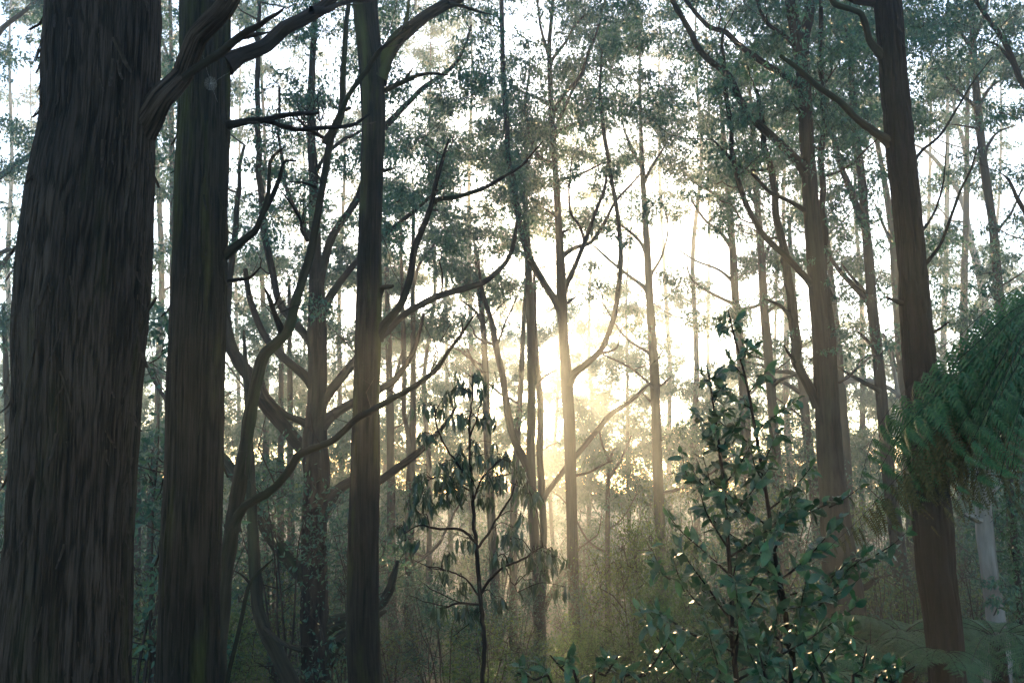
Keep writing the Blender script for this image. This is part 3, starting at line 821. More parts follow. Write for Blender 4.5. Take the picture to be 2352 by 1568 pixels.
T13 = mid('gum_tree', 'slender dark trunk near the right edge with spreading upper limbs', 18.0,
    [(2226, -140, 3), (2228, -40, 4.5), (2233, 40, 6), (2238, 150, 7), (2243, 215, 8), (2251, 300, 8.5), (2263, 400, 8.7), (2278, 500, 9), (2288, 600, 9.5), (2298, 700, 10), (2310, 800, 10.5), (2335, 1000, 12), (2350, 1200, 13)],
    [[(2245, 255, 5), (2235, 240, 4.4), (2208, 220, 3.6), (2178, 185, 3), (2153, 145, 2)], [(2245, 245, 5), (2255, 232, 4), (2273, 205, 3.4), (2313, 175, 2)], [(2260, 350, 4), (2275, 325, 3.2), (2293, 305, 2.6), (2333, 288, 1.4)],
     [(2250, 300, 3.4), (2235, 292, 3), (2193, 285, 1.4)], [(2284, 540, 4), (2300, 515, 3), (2318, 490, 2.6), (2348, 435, 2)], [(2238, 130, 5), (2220, 95, 4), (2195, 60, 3), (2180, 10, 2)], [(2236, 90, 5), (2255, 50, 4), (2270, 0, 3)]],
    seed=97, wt=1.1)
T13c = mid('gum_tree', 'tree at the right edge of which only a drooping dark limb shows at top', 13.0,
    [(2440, -200, 12), (2435, 100, 15), (2430, 400, 17), (2428, 800, 18), (2425, 1200, 20)],
    [([(2432, 330, 10), (2400, 260, 8), (2355, 190, 6.5), (2333, 150, 6), (2303, 90, 5.5), (2273, 40, 4.5), (2240, -6, 4), (2200, -60, 3)], -0.5), ([(2340, 165, 4), (2300, 110, 3), (2262, 95, 2)], 0.3),
     ([(2428, 640, 8), (2395, 570, 6), (2352, 480, 5), (2320, 420, 3), (2300, 400, 1.5)], 0.3)], seed=98, wt=0.6)
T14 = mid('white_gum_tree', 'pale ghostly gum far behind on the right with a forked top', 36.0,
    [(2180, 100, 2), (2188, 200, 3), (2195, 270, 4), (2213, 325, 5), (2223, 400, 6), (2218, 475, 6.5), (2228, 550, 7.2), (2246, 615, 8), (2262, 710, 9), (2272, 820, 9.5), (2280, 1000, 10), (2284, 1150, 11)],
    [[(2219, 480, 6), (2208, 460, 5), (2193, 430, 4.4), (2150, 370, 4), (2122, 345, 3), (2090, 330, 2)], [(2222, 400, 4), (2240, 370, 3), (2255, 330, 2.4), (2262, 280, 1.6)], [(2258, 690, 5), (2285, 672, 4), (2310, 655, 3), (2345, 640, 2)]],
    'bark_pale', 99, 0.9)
T15 = mid('white_gum_tree', 'smooth white trunk at lower right below the tree fern', 11.5,
    [(2400, 560, 9), (2368, 690, 10), (2330, 780, 11), (2295, 880, 12.5), (2268, 990, 14), (2257, 1110, 15.5), (2258, 1160, 17), (2263, 1234, 18), (2276, 1334, 18.5), (2288, 1420, 20), (2296, 1484, 23), (2293, 1568, 28)],
    [([(2262, 1195, 9), (2246, 1190, 8), (2232, 1182, 7), (2216, 1178, 5)], -0.3), ([(2258, 1150, 5), (2285, 1120, 4), (2320, 1090, 3)], 0.4)], 'bark_pale', 101, 0.0, sides=32)
mid('gum_tree', 'slim hazy trunk rising behind the top of the glossy shrub', 25.0,
    [(1650, 160, 2), (1656, 250, 4), (1663, 325, 5.5), (1673, 450, 7), (1683, 575, 8.2), (1690, 700, 9.2), (1700, 800, 10), (1710, 934, 10.5), (1720, 1084, 11), (1728, 1234, 12), (1734, 1380, 13)],
    [[(1676, 480, 5), (1650, 450, 4), (1600, 420, 3), (1560, 380, 2)], [(1682, 570, 5), (1655, 535, 4), (1620, 505, 3), (1590, 460, 2)], [(1688, 650, 4), (1650, 620, 3), (1600, 600, 2.4), (1555, 570, 1.4)], [(1690, 700, 4), (1640, 675, 3.4), (1590, 640, 2.4), (1575, 600, 1.4)], [(1670, 420, 4), (1700, 380, 3), (1720, 330, 2)]], seed=103, wt=1.0)
mid('gum_tree', 'slim hazy trunk just right of the tip of the glossy shrub', 23.0,
    [(1722, 200, 3), (1730, 320, 5.5), (1738, 450, 7.2), (1748, 575, 8.5), (1755, 700, 9.5), (1762, 784, 10), (1771, 900, 10.7), (1783, 1060, 12), (1795, 1209, 13), (1802, 1380, 14)],
    [[(1758, 720, 4), (1775, 705, 3), (1786, 690, 1.6)], [(1750, 600, 4), (1770, 560, 3), (1785, 510, 2)], [(1742, 480, 4), (1720, 440, 3), (1700, 400, 2)], [(1770, 890, 4), (1800, 868, 3.4), (1845, 860, 2.6)]], seed=105, wt=0.9)
mid('gum_tree', 'grey misty trunk just left of the double-stemmed trunk', 27.0,
    [(1812, 500, 4), (1820, 640, 6), (1830, 784, 8.4), (1842, 880, 9.6), (1856, 1009, 11), (1870, 1134, 12), (1881, 1284, 13)],
    [[(1840, 870, 6), (1820, 855, 5), (1780, 850, 4), (1740, 835, 3), (1700, 830, 2)], [(1845, 905, 5), (1800, 880, 4), (1740, 862, 3)]], seed=107, wt=0.7)
mid('gum_tree', 'grey misty trunk half hidden right of the double-stemmed trunk', 25.0,
    [(1895, 480, 4), (1905, 600, 6), (1915, 700, 7.5), (1925, 800, 8.8), (1935, 934, 9.6), (1943, 1034, 10.2), (1948, 1134, 10.6), (1954, 1300, 11.5)],
    [], 'bark_brown', 109, 0.7)
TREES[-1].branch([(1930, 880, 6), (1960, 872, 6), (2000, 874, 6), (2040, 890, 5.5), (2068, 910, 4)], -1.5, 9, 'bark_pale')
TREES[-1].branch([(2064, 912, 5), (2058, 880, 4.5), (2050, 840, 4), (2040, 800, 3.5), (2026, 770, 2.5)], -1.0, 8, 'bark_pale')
mid('gum_tree', 'misty trunk peeping out left of the thick red-brown trunk', 26.0,
    [(1998, 220, 3), (2010, 300, 5), (2033, 425, 6.5), (2048, 525, 8), (2056, 625, 9), (2066, 784, 10), (2076, 900, 11), (2088, 1100, 12), (2098, 1300, 13)],
    [[(2050, 560, 4), (2030, 520, 3), (2010, 470, 2)], [(2075, 860, 5), (2055, 840, 4.4), (2045, 800, 4), (2030, 765, 3)]], seed=111, wt=0.9)
mid('gum_tree', 'hazy twin-stemmed trunk just right of the straight forked trunk', 24.0,
    [(951, 440, 3), (949, 550, 4.6), (948, 700, 5.6), (949, 784, 6), (949, 934, 7), (946, 1040, 9.6), (942, 1134, 11), (940, 1284, 10.7), (939, 1434, 11), (941, 1560, 12)],
    [[(944, 1060, 8), (936, 1000, 6), (929, 930, 5.4), (927, 784, 5.2), (925, 700, 4.6), (921, 590, 3.6), (917, 480, 2)], [(948, 660, 4), (965, 610, 3), (990, 570, 2.4), (1020, 530, 1.6)]], seed=113, wt=1.0)
mid('gum_tree', 'broad misty trunk touching the right side of the straight forked trunk', 27.0,
    [(885, 500, 3), (890, 700, 6), (896, 950, 8.5), (898, 1100, 9.4), (899, 1284, 10.4), (902, 1434, 11.2), (904, 1560, 12)], [[(895, 900, 5), (915, 850, 4), (930, 790, 3)]], seed=115, wt=0.8)
mid('gum_tree', 'pale trunk in golden haze behind the drooping-leaved sapling', 25.0,
    [(1090, 560, 3), (1100, 660, 5), (1110, 760, 6.4), (1114, 834, 7.4), (1119, 984, 9), (1126, 1134, 9.6), (1134, 1284, 11), (1141, 1434, 12), (1145, 1550, 13)],
    [[(1108, 740, 4), (1090, 710, 3), (1060, 690, 2)], [(1116, 860, 4), (1095, 840, 3), (1075, 800, 2)]], 'bark_brown', 117, 0.5)
mid('gum_tree', 'thin hazy trunk between the pale trunk and the forked trunk under the sun', 27.0,
    [(1208, 640, 3), (1203, 740, 5), (1196, 884, 6.4), (1190, 984, 7.2), (1182, 1109, 8.2), (1179, 1284, 9.2), (1179, 1434, 10.2), (1180, 1550, 11)], [], seed=119, wt=0.4)
T25 = mid('gum_tree', 'triple-forked trunk rising below the sun left of the slender centre tree', 21.0,
    [(1212, 250, 2), (1208, 330, 4.6), (1206, 420, 6), (1208, 500, 7), (1214, 625, 8.6), (1219, 784, 9.2), (1221, 934, 9.6), (1219, 1059, 10.5), (1226, 1209, 12), (1236, 1334, 13.5), (1241, 1484, 14.5), (1243, 1560, 15)],
    [([(1216, 1078, 9.5), (1206, 1060, 8.6), (1181, 1009, 8), (1166, 944, 8), (1151, 859, 7.8), (1136, 784, 7.2), (1128, 740, 6.4), (1108, 665, 4.6), (1098, 590, 2.6)], -0.5),
     ([(1240, 1400, 9), (1248, 1300, 8.2), (1246, 1184, 8), (1241, 1084, 8), (1241, 984, 7.6), (1238, 884, 7.2), (1231, 784, 6.6), (1228, 700, 4.6), (1226, 600, 2.6)], 0.6),
     ([(1246, 1400, 8), (1256, 1380, 7), (1276, 1344, 6), (1306, 1299, 5), (1330, 1260, 3)], 0.5), ([(1244, 1160, 5), (1256, 1130, 5.6), (1286, 1094, 6), (1336, 1034, 6), (1396, 959, 5.6), (1446, 924, 5), (1492, 878, 3)], 1.2),
     ([(1222, 900, 3), (1235, 880, 2.6), (1255, 862, 2.2), (1278, 850, 1)], -0.3)], seed=121, wt=0.6, sides=22)
mid('young_tree', 'small faint forked tree between the centre tree and the trunk right of the sun', 28.0,
    [(1412, 1030, 2), (1400, 1060, 4), (1396, 1134, 5), (1396, 1270, 6)], [[(1400, 1060, 3), (1385, 1020, 2.4), (1375, 980, 1.4)], [(1398, 1100, 3), (1430, 1050, 2.4), (1450, 1000, 1.6)]], seed=123, wt=0.5)
mid('gum_tree', 'dim trunk at the far left edge beside the massive trunk', 20.0, [(8, 700, 4), (14, 850, 6), (20, 984, 8), (22, 1184, 9), (24, 1400, 10)], [[(18, 960, 5), (40, 900, 4), (60, 820, 3)], [(20, 1150, 4), (0, 1100, 3), (-30, 1060, 3)]], seed=125, wt=1.0)
mid('gum_tree', 'thin hazy trunk showing high between the two big left trunks', 27.0, [(388, -60, 3.4), (393, 100, 4.4), (394, 250, 5), (396, 420, 6), (398, 700, 8), (400, 1100, 9)], [[(397, 470, 4), (375, 440, 3.6), (350, 425, 3)], [(393, 290, 4), (375, 230, 3.4), (360, 160, 3)], [(393, 150, 4), (375, 100, 3), (362, 60, 2)]], seed=127, wt=1.0)
mid('gum_tree', 'left of a dim pair of thin trunks low between the big left trunks', 24.0, [(318, 1000, 4), (317, 1200, 6), (316, 1400, 7), (316, 1540, 8)], [], seed=129, wt=0.5)
mid('gum_tree', 'right of a dim pair of thin trunks low between the big left trunks', 22.0, [(352, 1050, 4), (346, 1200, 6.4), (341, 1400, 8), (338, 1540, 9)], [], seed=131, wt=0.5)
mid('gum_tree', 'left of two grey trunks in the mist behind the crooked mossy trunk', 28.0, [(648, 700, 4), (645, 950, 6.4), (645, 1200, 8), (645, 1480, 9)], [], seed=133, wt=0.9)
mid('gum_tree', 'right of two grey trunks in the mist behind the crooked mossy trunk', 26.0, [(664, 640, 4), (666, 900, 6.2), (668, 1200, 8.4), (672, 1480, 9.4)], [], seed=135, wt=0.9)
mid('gum_tree', 'tree off the left edge whose hazy limbs reach into the picture', 19.0, [(-70, -200, 10), (-60, 100, 14), (-56, 500, 17), (-55, 1000, 19), (-55, 1400, 20)],
    [[(-58, 450, 9), (0, 405, 7), (50, 375, 6), (108, 322, 4), (140, 280, 2.5)], [(-60, 700, 8), (-20, 640, 6), (20, 590, 5), (60, 540, 3), (90, 480, 1.6)], [(-62, 160, 8), (0, 70, 6), (50, 30, 5), (110, -20, 3)], [(-60, 620, 6), (0, 580, 5), (30, 572, 4), (60, 580, 2)]], seed=137, wt=1.1)

# far gums lost in the mist
rf = np.random.default_rng(2024)
far = [(-120, 60), (30, 44), (90, 70), (300, 58), (372, 40), (548, 52), (610, 38), (700, 62), (778, 46), (884, 56), (985, 40), (1035, 64), (1082, 50), (1160, 72), (1268, 58), (1345, 68), (1440, 50), (1545, 60),
       (1600, 42), (1640, 74), (1790, 55), (1815, 40), (1900, 66), (1985, 48), (2120, 58), (2175, 44), (2210, 30), (2300, 62), (2345, 46), (2450, 54)]
MARKS = [(-1000, 'at the left edge'), (60, 'left of the massive trunk'), (250, 'in the gap between the two big left trunks'), (520, 'right of the thick mossy trunk'), (650, 'behind the gnarled tree'), (760, 'left of the straight forked trunk'),
         (870, 'right of the straight forked trunk'), (960, 'left of the hanging-leaved sapling'), (1060, 'behind the hanging-leaved sapling'), (1140, 'below the sun'), (1240, 'behind the slender centre tree'), (1320, 'inside the arching side stem'),
         (1420, 'left of the hazy trunk by the sun'), (1520, 'left of the glossy shrub tip'), (1630, 'behind the glossy shrub'), (1780, 'left of the double-stemmed trunk'), (1880, 'right of the double-stemmed trunk'), (1970, 'left of the red-brown trunk'), (2100, 'right of the red-brown trunk'), (2190, 'above the tree fern'), (2290, 'near the right edge')]


def where(x):
    return [m_ for q_, m_ in MARKS if q_ <= x][-1]


for i, (x, d) in enumerate(far):
    hw = rf.uniform(0.13, 0.24) / pxm(d)
    lean = rf.normal(0, 14)
    ytop = rf.uniform(-120, 120)
    if 1100 < x < 1500:
        ytop = rf.uniform(250, 420)
    tr = [(x + lean * (1 - k) + rf.normal(0, 5), ytop + (1290 - ytop) * k, hw * (0.12 + 0.88 * k ** 0.8)) for k in np.linspace(0, 1, 7)]
    pale = i % 4 == 1
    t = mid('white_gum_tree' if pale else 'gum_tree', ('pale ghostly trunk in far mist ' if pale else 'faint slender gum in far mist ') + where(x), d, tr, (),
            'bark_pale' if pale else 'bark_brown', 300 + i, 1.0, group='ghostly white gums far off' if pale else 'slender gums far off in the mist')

# ------------------------------------------------------------------ foliage of the canopy
ROWS = {-2: '333333333333333344444444', -1: '444444444444444455566665',
        0: '444444444554146620788886', 1: '444443323453367747888766', 2: '344434434466677677887644', 3: '344434435688854667665321',
        4: '244433545777743466553223', 5: '344434555677541114443334', 6: '444434566785233223444445', 7: '554444666765555433345455', 8: '665555677777777666666666', 9: '776666777766677777667777', 10: '777777777888888877777777', 11: '777777777777777777777777'}
ROWS[0] = '344444454454166627888677'
ROWS[1] = '334443234453367478887667'
rc = np.random.default_rng(99)
CW = 98.0


def x_at(t, c_):
    """picture column of the tree's stem at the height of row centre c_"""
    best = None
    R = t.trunkR
    zc = at(1176, c_, t.d)[2]
    k = int(np.argmin(np.abs(R[:, 2] - zc)))
    return 1176 + FOC * R[k, 0] / (R[k, 1] * CT + (R[k, 2] - CAMZ) * ST), R[-1, 2] > zc - 3.5


for row, s in ROWS.items():
    yc = row * CW + CW / 2
    info = [x_at(t, yc) for t in TREES]
    for col in range(-2, 26):
        cv = int(s[min(23, max(0, col))]) * 0.1
        if col < 0 or col > 23:
            cv = 0.3
        need = -math.log(1 - cv * 0.97) * CW * CW * (4.1 if row < 8 else 3.2)
        got = 0.0
        guard = 0
        while got < need and guard < 200:
            guard += 1
            if guard % 3 == 1:
                x0_ = col * CW + rc.uniform(0, CW); y0_ = row * CW + rc.uniform(0, CW)
                x, y = x0_, y0_
            else:
                x = x0_ + rc.normal(0, 26); y = y0_ + rc.normal(0, 18)
            w = []
            for t, (xx, okk) in zip(TREES, info):
                reach = (2.6 if t.d < 20 else 4.0) / pxm(t.d)
                ww = math.exp(-((x - xx) / reach) ** 2) * t.wt
                if not okk:
                    ww *= 0.02
                if row in (7, 8) and 10 < col < 16 and t.d < 70:
                    ww *= 0.02
                if row >= 6 and t.d < 30:
                    ww *= 0.1
                if row >= 8 and t.d < (70 if 8 < col < 16 else 48):
                    ww *= 0.02
                w.append(ww)
            w = np.array(w)
            if w.max() < 1e-7:
                w = np.array([(1e-3 + abs(x - xx)) ** -4 if t.wt > 0.2 and t.d > 16 else 0.0 for t, (xx, okk) in zip(TREES, info)])
            t = TREES[int(rc.choice(len(TREES), p=w / w.sum()))]
            d = t.d + rc.normal(0, 0.07) * t.d
            ls = float(np.interp(d, [12, 18, 27, 44, 90, 115], [0.092, 0.125, 0.168, 0.222, 0.36, 0.44]))
            A = 0.5 * ls * ls * 0.38 * 0.62 / pxm(d, y) ** 2
            nl = int(np.clip(rc.normal(260, 80), 90, 480))
            Rm = rc.uniform(0.5, 0.95) * float(np.interp(d, [12, 44, 110], [0.8, 1.6, 2.6]))
            if need - got < nl * A and rc.random() > (need - got) / (nl * A):
                break
            t.clumps.append((at(x, y, d), Rm, nl, ls))
            got += nl * A
for x, y, r_ in [(1918, 470, 0.25), (1925, 520, 0.28), (1922, 575, 0.3), (1930, 640, 0.3), (1926, 690, 0.25), (1912, 760, 0.25), (1848, 600, 0.2), (1838, 760, 0.22), (1932, 545, 0.22), (1915, 805, 0.2)]:
    T9.clumps.append((at(x, y, far_of(12.8)), r_, 60, 0.075))
for x, y, r_ in [(1965, 500, 0.3), (1975, 765, 0.4), (1950, 720, 0.4), (1965, 690, 0.3), (2025, 620, 0.3)]:
    T12.clumps.append((at(x, y, far_of(16.6)), r_, 60, 0.08))
for x, y, r_ in [(2280, 1335, 0.22), (2300, 1380, 0.25), (2270, 1370, 0.2), (2310, 1340, 0.22)]:
    T15.clumps.append((at(x, y, far_of(11.3)), r_, 60, 0.09))
for t in TREES:
    t.grow()
    t.side_twigs()
T2.side_twigs(1.2, 0.7); T3.side_twigs(3.0, 0.8); T4.side_twigs(1.2, 0.6); T11.side_twigs(1.0, 0.6); T6.side_twigs(2.0)

# ------------------------------------------------------------------ bark strips peeling off the two big left trunks
def strip_mesh(L, w, curl, seed):
    rng = np.random.default_rng(seed)
    b_ = Buf()
    n = 6
    t = np.linspace(0, 1, n)
    x = curl * L * t ** 2 + rng.normal(0, 0.01 * L, n)
    ww = w * (1 - 0.75 * t)
    top_ = np.stack([x, -ww, -L * t], -1); bot = np.stack([x + 0.004, ww, -L * t], -1)
    V = np.concatenate([top_, bot, top_ - [0.006, 0, 0], bot - [0.006, 0, 0]])
    Q = []
    for i in range(n - 1):
        Q += [(i, i + 1, n + i + 1, n + i), (2 * n + i, 3 * n + i, 3 * n + i + 1, 2 * n + i + 1)]
    b_.add(V, np.array(Q), 0, V * 1.0)
    return b_


STRIPS = [strip_mesh(0.16, 0.012, 0.25, 1), strip_mesh(0.1, 0.008, 0.5, 2), strip_mesh(0.22, 0.01, 0.12, 3), strip_mesh(0.07, 0.006, -0.3, 4)]
SM = {}
rs = np.random.default_rng(8)
for t, n, mt in ((T1, 150, 'bark_grey'), (T2, 50, 'bark_olive'), (T11, 14, 'bark_red')):
    ms = [s_.mesh('bark_strip', [mt]) for s_ in STRIPS]
    R = t.trunkR
    for i in range(n):
        k = rs.integers(len(R) // 6, int(len(R) * 0.82))
        az = rs.uniform(math.pi, 2 * math.pi) if i % 3 else rs.choice([math.pi * 1.02, math.pi * 1.97]) + rs.normal(0, 0.06)
        dv = np.array([math.cos(az), math.sin(az), 0])
        o = link('bark_strip', ms[i % 4], t.root)
        p = R[k, :3] + dv * R[k, 3] * 0.985 - t.base
        o.matrix_local = Matrix.Translation(p) @ Matrix.Rotation(az, 4, 'Z') @ Matrix.Rotation(rs.normal(0, 0.18), 4, 'X') @ Matrix.Scale(rs.uniform(0.7, 1.9), 4)

# ------------------------------------------------------------------ orb web hung under the big left limb
wc = at(484, 192, 6.6)
wr = 18.5 * pxm(6.6)
web = Buf()
rw = np.random.default_rng(4)
P0, P1, P2 = [], [], []
axr = np.array([1.0, 0.25, 0]); axr /= np.linalg.norm(axr); axu = np.array([0, 0, 1.0])
spk = [2 * math.pi * k / 14 + rw.normal(0, 0.06) for k in range(14)]


def wp(a_, r_):
    return wc + (axr * math.cos(a_) * r_ * 0.8 + axu * math.sin(a_) * r_)


for a_ in spk:
    e = wp(a_, wr * 1.08); P0.append(wc); P1.append((wc + e) / 2); P2.append(e)
for k in range(7):
    for i, a_ in enumerate(spk):
        q = spk[(i + 1) % 14]
        r_ = wr * (0.25 + 0.11 * k + 0.005 * i)
        u_, w_ = wp(a_, r_), wp(q, r_ + (0.005 * wr if i < 13 else 0.0))
        P0.append(u_); P2.append(w_); P1.append((u_ + w_) / 2 * 0.985 + wc * 0.015)
for (x, y) in ((466, 128), (530, 165), (500, 235)):
    e = at(x, y, 6.6); P0.append(wc + unit(e - wc) * wr); P2.append(e); P1.append((P0[-1] + e) / 2)
v, q = sticks(np.array(P0), np.array(P1), np.array(P2), np.full(len(P0), 0.00035))
web.add(v, q)
wo = link('spider_web', web.mesh('spider_web', ['web'], wc), loc=wc)
wo['label'] = 'small round spider web hanging in front of the mossy trunk'; wo['category'] = 'spider web'


# ------------------------------------------------------------------ leaf shapes of the near plants
def blade(width, fold, curve, teeth, seed, nseg=6, sickle=0.0):
    """a leaf of unit length along +X, folded at the midrib, curling down, with a toothed edge"""
    rng = np.random.default_rng(seed)
    t = np.linspace(0, 1, nseg + 1)
    prof = np.sin(np.pi * np.clip(t, 0, 1) ** 0.8) ** 0.85
    prof[0] = 0.06; prof[-1] = 0.01
    tooth = 1 + teeth * np.where(np.arange(nseg + 1) % 2 == 0, 1, -1)
    tooth[0] = tooth[-1] = 1
    w = width * 0.5 * prof * tooth
    z = -curve * t ** 2 + 0.02 * np.sin(t * 9 + seed)
    y = sickle * (t ** 2)
    wav = rng.normal(0, 0.018, (2, nseg + 1))
    mid_ = np.stack([t, y, z], -1)
    lf = np.stack([t, y + w, z + w * fold + wav[0]], -1)
    rt_ = np.stack([t, y - w, z + w * fold + wav[1]], -1)
    V = np.concatenate([lf, mid_, rt_])
    n = nseg + 1
    Q = []
    for i in range(nseg):
        Q += [(i, n + i, n + i + 1, i + 1), (n + i, 2 * n + i, 2 * n + i + 1, n + i + 1)]
    return V, np.array(Q)


def basis(ax, nrm):
    ax = unit(ax); y = unit(np.cross(nrm, ax)); z = np.cross(ax, y)
    return np.stack([ax, y, z], 1)


def in_frame(p):
    v = p - np.array([0, 0, CAMZ])
    dz = v[1] * CT + v[2] * ST
    if dz < 0.3:
        return 0, -1, -1, dz
    x = 1176 + FOC * v[0] / dz; y = 784 - FOC * (v[2] * CT - v[1] * ST) / dz
    return (-20 < x < 2372 and -20 < y < 1588), x, y, dz


def put_leaves(root, base, leaves, blades, mat, limit=300):
    """leaves: (point, 3x3 basis, length). The largest in view become single leaves, the rest one mass"""
    meshes = []
    for V, Q in blades:
        b_ = Buf(); b_.add(V, Q)
        meshes.append(b_.mesh('leaf', [mat]))
    order = sorted(range(len(leaves)), key=lambda i: -(leaves[i][2] / max(0.5, in_frame(leaves[i][0])[3])) * (1 if in_frame(leaves[i][0])[0] else 0.01))
    rest = Buf()
    for k, i in enumerate(order):
        p, B, L = leaves[i]
        if k < limit:
            o = link('leaf', meshes[i % len(meshes)], root)
            mtx = Matrix.Identity(4)
            for r_ in range(3):
                for c_ in range(3):
                    mtx[r_][c_] = B[r_, c_] * L
                mtx[r_][3] = p[r_] - base[r_]
            o.matrix_local = mtx
        else:
            V, Q = blades[i % len(blades)]
            rest.add(p + (V * L) @ B.T, Q)
    if rest.n:
        o = link('foliage', rest.mesh('foliage', [mat], base), root)
        o['kind'] = 'stuff'


SHRUB_BLADES = [blade(0.46, 0.25, 0.18, 0.05, 1, 8), blade(0.40, 0.35, 0.30, 0.06, 2, 8), blade(0.50, 0.15, 0.10, 0.05, 3, 8), blade(0.36, 0.5, 0.26, 0.07, 4, 8, 0.08), blade(0.44, 0.3, 0.05, 0.05, 5, 8, -0.06)]


def broadleaf(name, label, depth, stems, base_px, seed, group=None, lat_len=(0.08, 0.5), leaf_len=0.08, nlat=18, extra=(), leaf_start=0.0):
    """upright shrub: stems with spiralling side shoots that carry alternate glossy leaves"""
    rng = np.random.default_rng(seed)
    b0 = at(base_px, 1600, depth)
    base = np.array([b0[0], depth, float(ground_z(b0[0], depth))])
    root = thing(name, label, 'shrub', base, group)
    leaves = []

    def shoot(a, dirn, L, r0, lf, nl, sides=6):
        d = unit(dirn)
        pts = [np.append(a, r0)]
        p = a.copy()
        n = 5
        for k in range(n):
            d = unit(d + np.array([0, 0, 0.05]) + rng.normal(0, 0.06, 3))
            p = p + d * L / n
            pts.append(np.append(p, r0 * (1 - 0.75 * (k + 1) / n)))
        R = resample(pts, 0.03)
        b_ = Buf(); b_.add(*(lambda z: (z[0], z[1], 0, z[2]))(tube(R, sides)))
        link('branch', b_.mesh('branch', ['stem'], base), root)
        side = unit(np.cross(d, [0, 0, 1.0]))
        for j in range(nl):
            f = 0.18 + 0.82 * (j + 0.5) / nl
            k = min(len(R) - 1, int(f * len(R)))
            q = R[k, :3]
            ang = 2.4 * j + rng.normal(0, 0.4)
            sg = unit(side * math.cos(ang) + np.array([0, 0, 1.0]) * math.sin(ang) * 0.45)
            ax = unit(d * rng.uniform(0.25, 0.8) + sg * 0.9 + np.array([0, 0, rng.uniform(-0.7, 0.15)]) + rng.normal(0, 0.16, 3))
            nm = unit(np.array([0, 0, 0.75]) + rng.normal(0, 0.5, 3) + unit(ax * [1, 1, 0]) * 0.65)
            leaves.append((q, basis(ax, nm), lf * rng.uniform(0.55, 1.2) * (0.75 if f > 0.93 else 1)))
        ax = unit(d + rng.normal(0, 0.15, 3))
        leaves.append((R[-1, :3], basis(ax, unit(rng.normal(0, 1, 3) + [0, 0, 1])), lf * 0.7))

    for si, st in enumerate(stems):
        pts = [np.append(at(x, y, depth + dd), 0.75 * hw * pxm(depth)) for x, y, hw, dd in st]
        pts = [np.append(base + [rng.normal(0, 0.03), 0, -0.05], pts[0][3] * 1.2)] + pts
        R = resample(pts, 0.04)
        b_ = Buf(); b_.add(*(lambda z: (z[0], z[1], 0, z[2]))(tube(R, 9, knobs(seed + si, 0.15))))
        link('stem', b_.mesh('stem', ['stem'], base), root)
        s = np.concatenate([[0], np.cumsum(np.linalg.norm(np.diff(R[:, :3], axis=0), axis=1))])
        s /= s[-1]
        nl = nlat[si] if isinstance(nlat, (list, tuple)) else nlat
        for j in range(nl):
            f = 0.24 + 0.74 * (j + 0.5) / nl
            k = int(np.searchsorted(s, f))
            k = min(k, len(R) - 2)
            a = R[k, :3]
            az = 2.4 * j + si * 1.3 + rng.normal(0, 0.25)
            L = lat_len[0] + (lat_len[1] - lat_len[0]) * (1 - f) ** 1.05
            L *= rng.uniform(0.75, 1.2)
            el = rng.uniform(0.35, 0.85)
            dirn = np.array([math.cos(az) * math.cos(el), math.sin(az) * math.cos(el) * 0.8, math.sin(el)])
            shoot(a, dirn, L, min(0.006, R[k, 3] * 0.6), leaf_len * (0.8 + 0.35 * (1 - f)), int(8 + L * 50))
        for j in range(5):      # the leading tip
            az = 1.9 * j
            leaves.append((R[-1 - j, :3], basis(np.array([math.cos(az), math.sin(az), 0.9]), np.array([0, 0, 1.0]) + rng.normal(0, 0.3, 3)), leaf_len * (0.3 + 0.09 * j)))
    for pth, nl in extra:
        P = [at(x, y, depth + dd) for x, y, dd in pth]
        for u_, w_ in zip(P[:-1], P[1:]):
            shoot(u_, w_ - u_, float(np.linalg.norm(w_ - u_)), 0.005, leaf_len, nl)
            shoot(u_ + (w_ - u_) * 0.6, (w_ - u_) + np.array([0.05, -0.08, 0.06]), 0.16, 0.003, leaf_len * 0.8, 5)
    put_leaves(root, base, leaves, SHRUB_BLADES, 'leaf_shrub')
    return root, leaves


_, LV = broadleaf('glossy_shrub', 'tall two-stemmed shrub with glossy dark green toothed leaves, right foreground', 3.5,
    [[(1688, 1530, 8, 0), (1681, 1384, 7, 0), (1673, 1259, 6, 0), (1665, 1134, 5, 0), (1650, 1009, 4, 0.03), (1628, 862, 2.5, 0.05), (1622, 840, 1.5, 0.05)],
     [(1818, 1560, 10, 0.25), (1811, 1484, 9, 0.25), (1801, 1384, 8, 0.25), (1781, 1284, 7, 0.22), (1771, 1209, 6.5, 0.2), (1756, 1109, 5.6, 0.2), (1736, 994, 5, 0.2), (1716, 884, 4, 0.2), (1690, 784, 3, 0.2), (1672, 712, 1.6, 0.2)]],
    1740, 1, nlat=[27, 29], lat_len=(0.04, 0.8),
    extra=[([(1798, 1370, 0.2), (1880, 1345, 0.1), (1960, 1300, 0), (2044, 1258, -0.05)], 9), ([(1800, 1400, 0.2), (1880, 1390, 0.0), (1950, 1350, -0.2)], 9), ([(1690, 1500, 0), (1600, 1460, -0.1), (1500, 1420, -0.2)], 12),
           ([(1690, 1480, 0), (1620, 1400, 0.1), (1540, 1330, 0.1), (1500, 1310, 0.1)], 12), ([(1770, 1205, 0.2), (1850, 1180, 0.1), (1940, 1155, 0.1)], 8), ([(1668, 1130, 0), (1610, 1100, 0), (1560, 1095, 0)], 8)])
